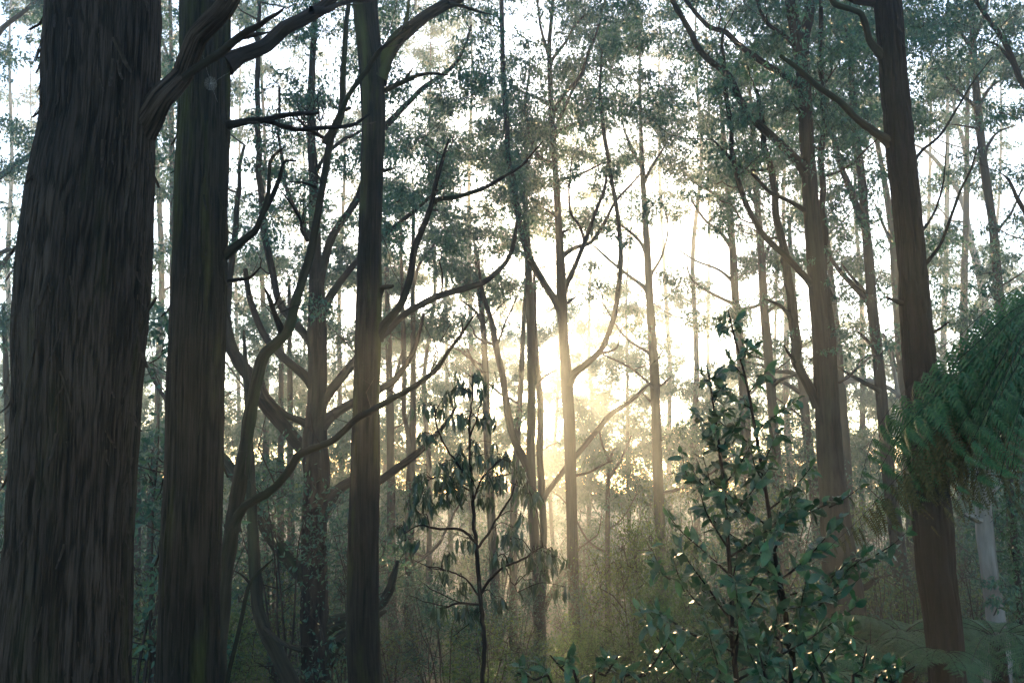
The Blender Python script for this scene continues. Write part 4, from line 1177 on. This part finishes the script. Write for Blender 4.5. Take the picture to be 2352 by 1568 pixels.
broadleaf('glossy_shrub', 'low leafy glossy shrub at the bottom edge below the slender centre tree', 3.3,
    [[(1330, 1580, 5, 0), (1300, 1545, 4, 0), (1265, 1505, 2, 0)], [(1360, 1590, 5, 0.1), (1390, 1550, 4, 0.1), (1420, 1505, 2, 0.1)], [(1420, 1600, 5, -0.1), (1480, 1550, 4, -0.1), (1530, 1480, 2, -0.1)], [(1280, 1600, 4, 0.1), (1230, 1560, 3, 0.1), (1190, 1545, 2, 0.1)]],
    1370, 2, nlat=9, lat_len=(0.05, 0.2), leaf_len=0.075)
broadleaf('glossy_shrub', 'low glossy shrub at the bottom edge left of the red-brown trunk', 3.4,
    [[(1960, 1600, 5, 0), (1975, 1550, 4, 0), (1990, 1490, 2, 0)], [(2000, 1600, 5, 0.1), (2050, 1565, 4, 0.1), (2100, 1530, 2, 0.1)], [(1900, 1600, 5, 0), (1880, 1540, 4, 0), (1860, 1480, 2, 0)], [(1780, 1610, 5, -0.2), (1760, 1560, 4, -0.2), (1745, 1500, 2, -0.2)]],
    1960, 3, nlat=10, lat_len=(0.05, 0.24), leaf_len=0.08)

# ------------------------------------------------------------------ sapling with hanging leaves in the middle
DROOP = [blade(0.24, 0.3, 0.12, 0, 11, 5, 0.18), blade(0.21, 0.3, 0.05, 0, 12, 5, -0.15), blade(0.26, 0.4, 0.2, 0, 13, 5, 0.05)]
SD = 7.6
rng = np.random.default_rng(17)
b0 = at(1108, 1600, SD)
sbase = np.array([b0[0], SD, float(ground_z(b0[0], SD))])
sroot = thing('gum_sapling', 'thin gum sapling with hanging dark sickle leaves, centre foreground', 'sapling', sbase)
skel = []


def srod(path, dd=0.0, name='branch'):
    P = [np.append(at(x, y, SD + dd * i / max(1, len(path) - 1)), hw * pxm(SD)) for i, (x, y, hw) in enumerate(path)]
    R = resample(P, 0.06)
    R[1:, :3] += rng.normal(0, 0.004, (len(R) - 1, 3))
    b_ = Buf(); z = tube(R, 8, knobs(len(path), 0.2)); b_.add(z[0], z[1], 0, z[2])
    link(name, b_.mesh(name, ['bark_dead'], sbase), sroot)
    skel.append(R)


low = at(1108, 1568, SD)
srod([(1106, 1568 + FOC * (low[2] - sbase[2]) / SD, 6), (1108, 1568, 5.2), (1113, 1484, 5.2), (1104, 1384, 5), (1098, 1310, 5), (1094, 1259, 4.8), (1089, 1184, 4.3), (1084, 1120, 3.6), (1079, 1040, 3), (1080, 960, 2.4), (1087, 890, 1.4)], 0, 'stem')
srod([(1094, 1245, 3.4), (1070, 1222, 3), (1046, 1213, 2.8), (1000, 1214, 2.4), (965, 1205, 1.6), (930, 1225, 1)], -0.4)
srod([(1094, 1260, 3.2), (1120, 1228, 3), (1140, 1195, 2.6), (1175, 1135, 2.2), (1190, 1090, 1.4)], 0.4)
srod([(1104, 1360, 3.6), (1130, 1325, 3), (1160, 1300, 2.6), (1200, 1282, 2.4), (1245, 1254, 1.4)], -0.3)
srod([(1105, 1388, 3), (1060, 1384, 2.6), (1030, 1392, 2.2), (1000, 1404, 1.2)], 0.2)
srod([(1102, 1370, 2.4), (1070, 1330, 2), (1030, 1310, 1.8), (985, 1300, 1)], 0.5)
srod([(1083, 1110, 2.6), (1055, 1070, 2.4), (1020, 1020, 2), (1000, 960, 1.6), (1010, 925, 1)], -0.4)
srod([(1084, 1130, 2.4), (1050, 1110, 2), (1010, 1095, 1.8), (985, 1100, 1)], 0.3)
srod([(1080, 1000, 2.2), (1095, 960, 1.8), (1108, 915, 1.2)], -0.2)
srod([(1086, 1150, 2.6), (1110, 1095, 2.2), (1145, 1060, 1.6), (1165, 1045, 1)], -0.4)
for x, y, ex, ey in ((1060, 1384, 960, 1330), (1030, 1310, 950, 1285), (1104, 1400, 1040, 1460), (1030, 1392, 940, 1365), (1160, 1300, 1190, 1360)):
    srod([(x, y, 1.3), ((x + ex) / 2, (y + ey) / 2 + 6, 1), (ex, ey, 0.6)], rng.uniform(-0.4, 0.4), 'twig')
CL = [(1087, 885, 25), (1058, 899, 20), (1025, 915, 15), (1113, 899, 15), (993, 948, 22), (1058, 969, 20), (1111, 977, 20), (993, 1014, 20), (1087, 1030, 18), (1046, 1063, 20), (1095, 1067, 25), (1152, 1059, 20), (1170, 1072, 16),
      (1185, 1096, 22), (1013, 1088, 25), (993, 1121, 30), (1029, 1121, 30), (1062, 1104, 25), (968, 1153, 25), (1009, 1162, 30), (1046, 1149, 25), (1120, 1116, 22), (1152, 1112, 20), (1202, 1137, 25), (1222, 1153, 20), (972, 1198, 22),
      (915, 1231, 22), (931, 1252, 15), (1034, 1285, 15), (1075, 1248, 15), (1017, 1317, 10), (1062, 1350, 14), (1013, 1412, 16), (1066, 1412, 14), (1095, 1412, 10), (1144, 1293, 22), (1173, 1252, 20), (1194, 1256, 20), (1230, 1285, 25),
      (1259, 1276, 20), (1271, 1289, 15), (1251, 1322, 15), (1206, 1342, 15), (1136, 1379, 12), (1202, 1198, 15), (1177, 1219, 12), (1300, 1354, 9), (945, 1170, 18), (1075, 1130, 20), (1110, 1150, 14)]
leaves = []
tw = Buf()
for x, y, r_ in CL:
    S0 = np.concatenate(skel)
    c = at(x, y - r_ * 0.7, SD + rng.uniform(-0.35, 0.35))
    dist = np.linalg.norm(S0[:, :3] - c, axis=1)
    k = int(np.argmin(dist + 0.8 * np.maximum(0, S0[:, 2] - c[2])))
    a = S0[k, :3]
    pth = resample([np.append(a, 0.005), np.append((a + c) / 2 + [0, 0, 0.06], 0.004), np.append(c, 0.0025)], 0.05)
    z = tube(pth, 5); tw.add(z[0], z[1], 0, z[2])
    rm = r_ * pxm(SD)
    nt_ = max(3, int(r_ / 3.2))
    for j in range(nt_):
        e = c + np.array([rng.normal(0, 0.75) * rm, rng.normal(0, 0.7) * rm, rng.uniform(-0.5, 0.5) * rm])
        z = tube(resample([np.append(c, 0.0025), np.append((c + e) / 2 + [0, 0, 0.3 * rm], 0.002), np.append(e, 0.0014)], 0.05), 4); tw.add(z[0], z[1], 0, z[2])
        for l_ in range(int(rng.integers(3, 6))):
            p = e + rng.normal(0, 0.02, 3)
            ax = unit(np.array([rng.normal(0, 0.28), rng.normal(0, 0.28), -1.0]))
            leaves.append((p, basis(ax, unit(rng.normal(0, 1, 3) * [1, 1, 0.2])), rng.uniform(0.09, 0.155)))
o = link('twigs', tw.mesh('twigs', ['bark_dead'], sbase), sroot); o['kind'] = 'stuff'
put_leaves(sroot, sbase, leaves, DROOP, 'leaf_droop')


# ------------------------------------------------------------------ ferns
def pinna_mesh(np_, wid, droop, mat, seed, name='pinna'):
    rng = np.random.default_rng(seed)
    V, Q = [], []

    def quad(a, b_, c, d):
        k = len(V); V.extend([a, b_, c, d]); Q.append((k, k + 1, k + 2, k + 3))
    n = np_
    zf = lambda t: -droop * t * t
    for i in range(n):
        t = (i + 0.6) / n
        w = wid * min(1, 0.55 + t * 2.2) * (1 - t ** 2.2) + 0.012
        h = 0.46 / n
        for s in (-1, 1):
            x0 = t + rng.normal(0, 0.003)
            zt = zf(t) - 0.2 * w + rng.normal(0, 0.006)
            a0, a1 = (x0 - h * 0.8, 0, zf(t)), (x0 + h * 0.8, 0, zf(t))
            t1, t0 = (x0 + w * 0.42 + h * 0.2, s * w, zt), (x0 + w * 0.42 - h * 0.2, s * w, zt - 0.25 * h)
            if s > 0:
                quad(a0, a1, t1, t0)
            else:
                quad(a1, a0, t0, t1)
    for i in range(4):
        t0, t1 = i / 4, (i + 1) / 4
        quad((t0, -0.008, zf(t0) + 0.004), (t1, -0.006, zf(t1) + 0.004), (t1, 0.006, zf(t1) + 0.004), (t0, 0.008, zf(t0) + 0.004))
    b_ = Buf(); b_.add(np.array(V), np.array(Q))
    return b_.mesh(name, [mat], smooth=False)


PIN = [pinna_mesh(15, 0.2, 0.16, 'fern', 1), pinna_mesh(15, 0.22, 0.28, 'fern', 2), pinna_mesh(14, 0.19, 0.08, 'fern', 3)]
PINB = [pinna_mesh(14, 0.15, 0.45, 'fern_brown', 4), pinna_mesh(13, 0.12, 0.6, 'fern_brown', 5), pinna_mesh(14, 0.17, 0.3, 'fern_brown', 6)]


PCOUNT = {}


def mesh_arrays(me):
    V = np.empty(len(me.vertices) * 3, np.float32); me.vertices.foreach_get('co', V)
    Q = np.empty(len(me.loops), np.int32); me.loops.foreach_get('vertex_index', Q)
    return V.reshape(-1, 3), Q.reshape(-1, 4)


PARR = {}


def finish_fern(root, base):
    n_, buf, bufb = PCOUNT.pop(root.name)
    for nm, b_, mt in (('pinnae', buf, 'fern'), ('withered_pinnae', bufb, 'fern_brown')):
        if b_.n:
            o = link(nm, b_.mesh(nm, [mt], base, smooth=False), root); o['kind'] = 'stuff'


def frond(root, base, P, npair, plen, droop, seed, brown=False, r0=0.0024, meshes=None):
    """one frond: its stalk, and pinnae down both sides of it"""
    rng = np.random.default_rng(seed)
    n = len(P)
    R = resample([np.append(p, r0 * (1 - 0.8 * i / (n - 1))) for i, p in enumerate(P)], 0.04)
    b_ = Buf(); z = tube(R, 6); b_.add(z[0], z[1], 0, z[2])
    fr = link('frond', b_.mesh('frond', ['stem'], base), root)
    if brown:
        fr['label'] = 'brown withered frond'
    s = np.concatenate([[0], np.cumsum(np.linalg.norm(np.diff(R[:, :3], axis=0), axis=1))]); s /= s[-1]
    T = unit(np.gradient(R[:, :3], axis=0))
    ms = meshes or (PINB if brown else PIN)
    for i in range(npair):
        f = 0.1 + 0.89 * (i + 0.5) / npair
        k = min(len(R) - 1, int(np.searchsorted(s, f)))
        prof = min(1.0, 0.55 + 1.6 * f) * (1 - max(0.0, (f - 0.62) / 0.4) ** 1.8)
        for sg in (-1, 1):
            L = plen * max(0.12, prof) * rng.uniform(0.88, 1.1)
            t = T[k]
            side = unit(np.cross(t, [0, 0, 1.0])) * sg
            dn = np.array([0, 0, -1.0]); dn = unit(dn - t * (dn @ t))
            ax = unit(side * (1 - droop * 0.75) + dn * droop + t * 0.14 + rng.normal(0, 0.07, 3))
            yv = unit(t - ax * (t @ ax)) * sg
            zv = np.cross(ax, yv)
            cnt_ = PCOUNT.setdefault(root.name, [0, Buf(), Buf()])
            me_ = ms[int(rng.integers(len(ms)))]
            cnt_[0] += 1
            if cnt_[0] > 300:
                if me_.name not in PARR:
                    PARR[me_.name] = mesh_arrays(me_)
                V_, Q_ = PARR[me_.name]
                cnt_[2 if brown else 1].add(R[k, :3] + (V_ * L) @ np.stack([ax, yv, zv]), Q_)
                continue
            o = link('pinna', me_, fr)
            mtx = Matrix.Identity(4)
            p = R[k, :3] - base
            for r_ in range(3):
                mtx[r_][0], mtx[r_][1], mtx[r_][2], mtx[r_][3] = ax[r_] * L, yv[r_] * L, zv[r_] * L, p[r_]
            o.matrix_local = mtx
    return fr


# the big tree fern, its crown just beyond the right edge
fc = at(2500, 830, 4.3)
fb = np.array([fc[0], fc[1], float(ground_z(fc[0], fc[1]))])
froot = thing('tree_fern', 'large tree fern with drooping fronds reaching in from the right edge', 'tree fern', fb)
tb = Buf()
R = resample([np.append(fb - [0, 0, 0.2], 0.16), np.append(fb + [0.03, 0, 0.8], 0.11), np.append(fc - [0, 0, 0.08], 0.1)], 0.04)
z = tube(R, 28, bark_disp(5, 14, 0.02, 0.08, 0.2)); tb.add(z[0], z[1], 0, z[2])
link('trunk', tb.mesh('trunk', ['bark_red'], fb), froot)
FR = [  # picture points with distance; pinna pairs, pinna length, droop, brown
    ([(2500, 815, 4.3), (2440, 660, 4.2), (2352, 655, 4.0), (2262, 716, 3.8), (2165, 812, 3.6), (2080, 895, 3.5), (2012, 990, 3.4), (1975, 1105, 3.4)], 30, 0.29, 0.85, 0),
    ([(2500, 820, 4.3), (2440, 700, 4.0), (2350, 715, 3.7), (2260, 800, 3.4), (2165, 895, 3.2), (2080, 980, 3.1), (2015, 1085, 3.1)], 28, 0.27, 0.9, 0),
    ([(2500, 830, 4.3), (2440, 730, 3.9), (2365, 770, 3.4), (2310, 860, 3.1), (2260, 960, 2.9), (2215, 1050, 2.85), (2190, 1140, 2.85)], 26, 0.25, 0.8, 0),
    ([(2505, 830, 4.2), (2450, 770, 3.7), (2400, 800, 3.3), (2365, 880, 3.0), (2335, 960, 2.8), (2310, 1040, 2.75), (2295, 1110, 2.75)], 24, 0.24, 0.75, 0),
    ([(2500, 850, 4.4), (2430, 800, 4.3), (2330, 840, 4.1), (2240, 905, 3.9), (2178, 958, 3.3), (2090, 1062, 3.1), (2046, 1112, 3.05), (1970, 1195, 3.0), (1897, 1263, 2.95)], 58, 0.23, 0.92, 1),
    ([(2500, 850, 4.5), (2430, 810, 4.4), (2330, 850, 4.2), (2240, 920, 3.9), (2185, 975, 3.45), (2100, 1075, 3.25), (2050, 1130, 3.2), (1985, 1200, 3.15), (1925, 1255, 3.1)], 50, 0.22, 0.92, 1),
    ([(2500, 860, 4.5), (2420, 880, 4.5), (2330, 960, 3.6), (2250, 1060, 3.3), (2180, 1150, 3.15), (2118, 1235, 3.1)], 24, 0.24, 0.85, 1),
    ([(2500, 870, 4.3), (2440, 950, 4.1), (2380, 1050, 3.9), (2310, 1110, 3.8), (2252, 1165, 3.7)], 13, 0.13, 0.9, 1),
    ([(2500, 870, 4.2), (2450, 980, 4.0), (2400, 1080, 3.8), (2340, 1140, 3.7), (2276, 1198, 3.6)], 13, 0.13, 0.9, 1),
    ([(2500, 830, 4.35), (2430, 730, 4.5), (2340, 840, 3.9), (2260, 940, 3.6), (2200, 1020, 3.4), (2130, 1100, 3.3), (2080, 1170, 3.25)], 28, 0.3, 0.85, 1),
    ([(2500, 850, 4.3), (2400, 830, 4.0), (2300, 900, 3.7), (2220, 990, 3.5), (2150, 1080, 3.4), (2085, 1150, 3.35)], 32, 0.25, 0.85, 1),
    ([(2500, 860, 4.4), (2420, 880, 4.1), (2340, 960, 3.8), (2280, 1040, 3.6), (2230, 1110, 3.5), (2170, 1190, 3.45)], 32, 0.22, 0.85, 1),
    ([(2500, 825, 4.3), (2450, 740, 4.1), (2380, 735, 3.85), (2300, 790, 3.6), (2215, 880, 3.4), (2140, 970, 3.3), (2085, 1060, 3.25)], 28, 0.28, 0.85, 0)]
for i, (pp, npr, pl, dr, br) in sorted(enumerate(FR), key=lambda q: (q[0] > 5, q[0])):
    frond(froot, fb, [at(*p) for p in pp], npr, pl, dr, 50 + i, bool(br))
for i, (k, dx, dy, dd) in enumerate(((0, 30, 60, 0.15), (1, 30, 70, 0.2), (2, 40, 30, 0.25), (3, 30, -40, 0.2), (0, 70, 120, 0.3), (2, -25, -60, 0.35), (1, -20, -35, 0.3), (3, -50, -90, 0.3))):
    pp, npr, pl, dr, br = FR[k]
    n_ = len(pp) - 1
    frond(froot, fb, [at(x + dx * j / n_, y + dy * j / n_, d_ + dd * j / n_) for j, (x, y, d_) in enumerate(pp)], npr, pl * 1.05, dr, 80 + i, False)
finish_fern(froot, fb)


def ground_fern(label, px, py, d, nf, L, seed, stem_h, plen, spread=(0, 2 * math.pi), npair=22):
    c = at(px, py, d)
    gz = float(ground_z(c[0], d))
    base = np.array([c[0], d, gz])
    rng = np.random.default_rng(seed)
    root = thing('fern', label, 'fern', base)
    tb = Buf()
    R = resample([np.append(base - [0, 0, 0.2], 0.12), np.append((base + c) / 2, 0.1), np.append(c, 0.08)], 0.06)
    z = tube(R, 16, bark_disp(seed, 10, 0.015, 0.08, 0.2)); tb.add(z[0], z[1], 0, z[2])
    link('trunk', tb.mesh('trunk', ['bark_red'], base), root)
    for i in range(nf):
        az = spread[0] + (spread[1] - spread[0]) * (i + rng.uniform(-0.3, 0.3)) / nf
        l = L * rng.uniform(0.8, 1.15)
        up = rng.uniform(0.28, 0.55)
        dv = np.array([math.cos(az), math.sin(az), 0])
        P = [c + dv * l * t + np.array([0, 0, l * (up * 1.5 * t - (up * 0.75 + 0.5) * t * t)]) for t in (0, 0.2, 0.4, 0.6, 0.8, 1.0)]
        frond(root, base, P, npair, plen, 0.22, seed * 31 + i, False, 0.0045)
    finish_fern(root, base)


ground_fern('fern clump spreading left of the foot of the red-brown trunk', 2000, 1490, 9.8, 10, 1.3, 201, 0.8, 0.34)
ground_fern('fern clump spreading right of the foot of the red-brown trunk', 2290, 1465, 10.0, 10, 1.3, 202, 0.8, 0.33)
ground_fern('lower fern clump behind the shrub between double trunk and red-brown trunk', 1880, 1560, 8.0, 9, 1.1, 203, 0.6, 0.3)
ground_fern('small dark fern growing against the front of the red-brown trunk', 2165, 1500, 8.25, 7, 0.42, 204, 0.5, 0.13, (math.pi * 1.02, math.pi * 1.98), 11)
ground_fern('tall pale fern standing behind the left fern clump', 2075, 1455, 10.2, 8, 1.2, 205, 0.8, 0.34)


# ------------------------------------------------------------------ understorey
def shrub_proto(seed, h, w, ncl, nl, ls, leaf, bare=0.25):
    rng = np.random.default_rng(seed)
    buf = Buf(); stems = Buf()
    sk = []
    for k in range(int(rng.integers(3, 6))):
        az = rng.uniform(0, 6.28); ln = rng.uniform(0.1, 0.4)
        P = []
        for t in np.linspace(0, 1, 6):
            P.append(np.append([math.cos(az) * ln * w * t ** 1.3 + rng.normal(0, 0.04), math.sin(az) * ln * w * t ** 1.3 + rng.normal(0, 0.04), h * 0.9 * t * rng.uniform(0.92, 1.0)], 0.03 * (1 - 0.8 * t)))
        R = resample(P, 0.2); sk.append(R)
        z = tube(R, 6); stems.add(z[0], z[1], 0, z[2])
    S0 = np.concatenate(sk)
    lp, la, ln_, ll = [], [], [], []
    for c in range(ncl):
        zz = h * (0.12 + 0.88 * rng.random() ** 0.8)
        rr = w * 0.5 * math.sqrt(rng.random()) * (1.05 - 0.5 * (zz / h))
        az = rng.uniform(0, 6.28)
        cc = np.array([math.cos(az) * rr, math.sin(az) * rr, zz])
        dist = np.linalg.norm(S0[:, :3] - cc, axis=1)
        k = int(np.argmin(dist + 1.2 * np.maximum(0, S0[:, 2] - cc[2] + 0.2)))
        a = S0[k, :3]
        R = resample([np.append(a, 0.012), np.append((a + cc) / 2 + rng.normal(0, 0.08, 3), 0.009), np.append(cc, 0.005)], 0.25)
        z = tube(R, 4); stems.add(z[0], z[1], 0, z[2])
        S0 = np.vstack([S0, R[1:]])
        Rm = rng.uniform(0.25, 0.55) * min(1.3, w / 2.2)
        ns = 7
        sub = cc + unit(rng.normal(0, 1, (ns, 3))) * rng.random((ns, 1)) ** 0.5 * Rm
        v, q = sticks(np.repeat(cc[None], ns, 0), (cc + sub) / 2 + rng.normal(0, 0.04, (ns, 3)), sub, np.full(ns, 0.004)); stems.add(v, q, 0, v * 1.0)
        if rng.random() < bare:
            continue
        n = int(nl * rng.uniform(0.5, 1.3))
        p = sub[rng.integers(0, ns, n)] + rng.normal(0, 0.34 * Rm, (n, 3))
        lp.append(p); la.append(unit(rng.normal(0, 0.7, (n, 3)) + [0, 0, -0.35])); ln_.append(unit(rng.normal(0, 0.7, (n, 3)) + [0, 0, 0.5])); ll.append(ls * rng.uniform(0.6, 1.3, n))
    p = np.concatenate(lp); l = np.concatenate(ll)
    v, q = leaf_quads(p, np.concatenate(la), np.concatenate(ln_), l, l * rng.uniform(0.32, 0.5, len(l)))
    buf.add(v, q)
    return stems.mesh('stems', ['twig']), buf.mesh('foliage', [leaf], smooth=False)


PROTO = [shrub_proto(1, 2.6, 2.4, 26, 110, 0.085, 'leaf_olive'), shrub_proto(2, 4.2, 2.8, 34, 120, 0.10, 'leaf_gum'), shrub_proto(3, 2.0, 2.6, 24, 120, 0.08, 'leaf_olive', 0.1),
         shrub_proto(4, 5.0, 3.0, 38, 110, 0.11, 'leaf_olive', 0.3), shrub_proto(5, 3.4, 2.6, 24, 60, 0.09, 'leaf_gum', 0.6), shrub_proto(6, 6.5, 3.4, 46, 120, 0.12, 'leaf_gum', 0.25)]


def put_shrub(k, x, y, sc, rz, label, group, name='understory_shrub'):
    base = (x, y, float(ground_z(x, y)) - 0.05)
    r_ = thing(name, label, 'shrub', base, group)
    r_.rotation_euler = (0, 0, rz); r_.scale = (sc, sc, sc) if not isinstance(sc, tuple) else sc
    link('stems', PROTO[k][0], r_)
    f = link('foliage', PROTO[k][1], r_); f['kind'] = 'stuff'


SHRUB_SAYS = ['low olive leafy shrub', 'upright grey-green leafy shrub', 'low spreading olive shrub', 'tall loose olive shrub', 'sparse half-bare twiggy shrub', 'tall bushy grey-green shrub']
ru = np.random.default_rng(404)
cnt = 0
placed = []
while cnt < 290:
    d = 16 + 80 * ru.random() ** 1.25
    x = ru.uniform(-0.70, 0.72) * d
    px = 1176 + FOC * x / d
    small = (900 < px < 1080 and d < 60) or (1060 < px < 1560 and d < 42)
    sep = 0.045 * d + 0.35
    if any((x - a) ** 2 + (d - b_) ** 2 < sep * sep for a, b_ in placed):
        sep = 0
        if ru.random() < 0.8:
            continue
    placed.append((x, d))
    if small:
        k = int(ru.choice([0, 2, 4, 1])); sc = ru.uniform(0.5, 0.95)
    elif d > 36:
        k = int(ru.choice([1, 3, 5, 5, 4])); sc = ru.uniform(1.2, 2.0)
    else:
        k = int(ru.choice([0, 1, 2, 4, 0, 3])); sc = ru.uniform(0.8, 1.35)
    dist = 'in near thicket' if d < 40 else 'in far thicket'
    put_shrub(k, x, d, sc, ru.uniform(0, 6.28), SHRUB_SAYS[k] + ' ' + dist + ' ' + where(min(px, 2340)), SHRUB_SAYS[k] + 's in the thicket')
    cnt += 1

# the dense dark bush right of the slender centre tree
PROTO.append(shrub_proto(21, 2.9, 2.6, 90, 190, 0.05, 'leaf_olive', 0.05))
c = at(1450, 1300, 10.5)
put_shrub(len(PROTO) - 1, c[0], 10.5, (0.6, 0.6, 0.95), 0.6, 'dense rounded dark bush right of the slender centre tree', None, 'dense_bush')
c = at(1560, 1400, 9.0)
put_shrub(len(PROTO) - 1, c[0], 9.0, (0.5, 0.5, 0.64), 2.1, 'smaller dense bush half hidden behind the glossy shrub', None, 'dense_bush')
c = at(1380, 1500, 9.5)
put_shrub(len(PROTO) - 1, c[0], 9.5, (0.5, 0.5, 0.5), 4.0, 'low dense bush in front of the rounded dark bush', None, 'dense_bush')

# hanging leaves between the two big left trunks
PROTO.append(shrub_proto(22, 5.6, 1.8, 40, 60, 0.13, 'leaf_gum', 0.2))
for px, d, rz, lb in ((345, 11.5, 0.3, 'leafy young gum in the gap between the two big left trunks'), (640, 24, 2.0, 'leafy young gum behind the leaning tree'), (2330, 17, 4.0, 'leafy young gum at the right edge behind the white trunk')):
    c = at(px, 1400, d)
    put_shrub(len(PROTO) - 1, c[0], d, 1.05, rz, lb, None, 'young_gum')

# climbing ivy near the right edge
iv = Buf()
n = 2600
t = ru.random(n)
ib = at(2340, 1560, 13.5); it = at(2326, 1190, 13.2)
ibase = np.array([ib[0], ib[1], float(ground_z(ib[0], ib[1]))])
R = resample([np.append(ibase - [0, 0, 0.2], 0.07), np.append((ib + it) / 2 + [0.05, 0, 0], 0.06), np.append(it, 0.05), np.append(it + [0.1, 0.1, 1.6], 0.03)], 0.1)
iroot = thing('ivy_stump', 'slim trunk wrapped in dark green ivy at the right edge', 'tree', ibase)
tb = Buf(); z = tube(R, 10, knobs(3, 0.3)); tb.add(z[0], z[1], 0, z[2])
link('trunk', tb.mesh('trunk', ['bark_brown'], ibase), iroot)
p = R[(t * 0.8 * (len(R) - 1)).astype(int), :3] + ru.normal(0, 1, (n, 3)) * np.array([0.075, 0.075, 0.1])
l = ru.uniform(0.045, 0.085, n)
v, q = leaf_quads(p, unit(ru.normal(0, 0.6, (n, 3)) + [0, 0, -0.6]), unit(ru.normal(0, 0.6, (n, 3)) + [0, -0.8, 0.2]), l, l * 0.6)
iv.add(v, q)
o = link('ivy', iv.mesh('ivy', ['ivy'], ibase, smooth=False), iroot); o['kind'] = 'stuff'

# low herbs and litter that nobody could count
gc = Buf()
n = 38000
y = 7 + 48 * ru.random(n) ** 1.15; x = ru.uniform(-0.72, 0.75, n) * y
p = np.stack([x, y, ground_z(x, y) + ru.random(n) ** 2 * 0.5], -1)
l = ru.uniform(0.04, 0.075, n) * np.interp(y, [7, 12, 55], [0.8, 1.0, 2.4])
v, q = leaf_quads(p, unit(ru.normal(0, 0.7, (n, 3)) + [0, 0, 0.5]), unit(ru.normal(0, 1, (n, 3)) + [0, 0, 0.8]), l, l * 0.42)
gc.add(v, q)
o = link('ground_cover', gc.mesh('ground_cover', ['leaf_olive'], smooth=False))
o['kind'] = 'stuff'; o['label'] = 'low green herbs covering the forest floor'; o['category'] = 'ground cover'


# the wooded slope far beyond, one mass of crowns
rw = np.random.default_rng(808)
ff = Buf()
lp, la, ln_, ll = [], [], [], []
for i in range(420):
    y = rw.uniform(122, 172); x = rw.uniform(-0.72, 0.74) * y
    zt = float(ground_z(x, y)) + rw.uniform(13, 25) * (1 - 0.25 * (y < 135))
    R_ = rw.uniform(2.2, 4.6)
    n = int(70 * R_ / 3)
    dv = unit(rw.normal(0, 1, (n, 3))); dv[:, 2] = dv[:, 2] * 0.8
    p = np.array([x, y, zt - R_]) + dv * R_ * (0.6 + 0.45 * rw.random((n, 1)))
    low_ = rw.random(n) < 0.35
    p[low_, 2] -= rw.random(low_.sum()) * 9
    lp.append(p); la.append(unit(rw.normal(0, 0.7, (n, 3)) + [0, 0, -0.4])); ln_.append(unit(rw.normal(0, 1, (n, 3)))); ll.append(rw.uniform(0.5, 1.1, n))
p = np.concatenate(lp); l = np.concatenate(ll)
v, q = leaf_quads(p, np.concatenate(la), np.concatenate(ln_), l, l * 0.5)
ff.add(v, q)
o = link('far_forest', ff.mesh('far_forest', ['leaf_gum'], smooth=False))
o['kind'] = 'stuff'; o['label'] = 'misty forest slope far behind all the trunks'; o['category'] = 'forest'

# ------------------------------------------------------------------ the mist between the trees
def box_mesh(lo, hi):
    x0, y0, z0 = lo; x1, y1, z1 = hi
    v = [(x0, y0, z0), (x1, y0, z0), (x1, y1, z0), (x0, y1, z0), (x0, y0, z1), (x1, y0, z1), (x1, y1, z1), (x0, y1, z1)]
    f = [(0, 3, 2, 1), (4, 5, 6, 7), (0, 1, 5, 4), (1, 2, 6, 5), (2, 3, 7, 6), (3, 0, 4, 7)]
    me = bpy.data.meshes.new('haze')
    me.from_pydata(v, [], f)
    return me


bpy.context.view_layer.update()
top = 12.0
for o in SC.objects:
    if o.type == 'MESH':
        mw = o.matrix_world
        top = max(top, max((mw @ Vector(c))[2] for c in o.bound_box))
m, nt, out = new_mat('mist')
pv = nt.nodes.new('ShaderNodeVolumePrincipled')
pv.inputs['Color'].default_value = (0.86, 0.95, 0.98, 1)
pv.inputs['Density'].default_value = HAZE
pv.inputs['Anisotropy'].default_value = 0.74
try:
    pv.inputs['Density Attribute'].default_value = ''
except Exception:
    pass
nt.links.new(pv.outputs[0], out.inputs['Volume'])
m.cycles.homogeneous_volume = True
hb = box_mesh((GX0 - 1, GY0 - 1, float(ZZ.min()) - 1.0), (GX1 + 1, GY1 + 1, top + 1.0))
hb.materials.append(m)
hz = link('haze', hb)
hz['kind'] = 'stuff'
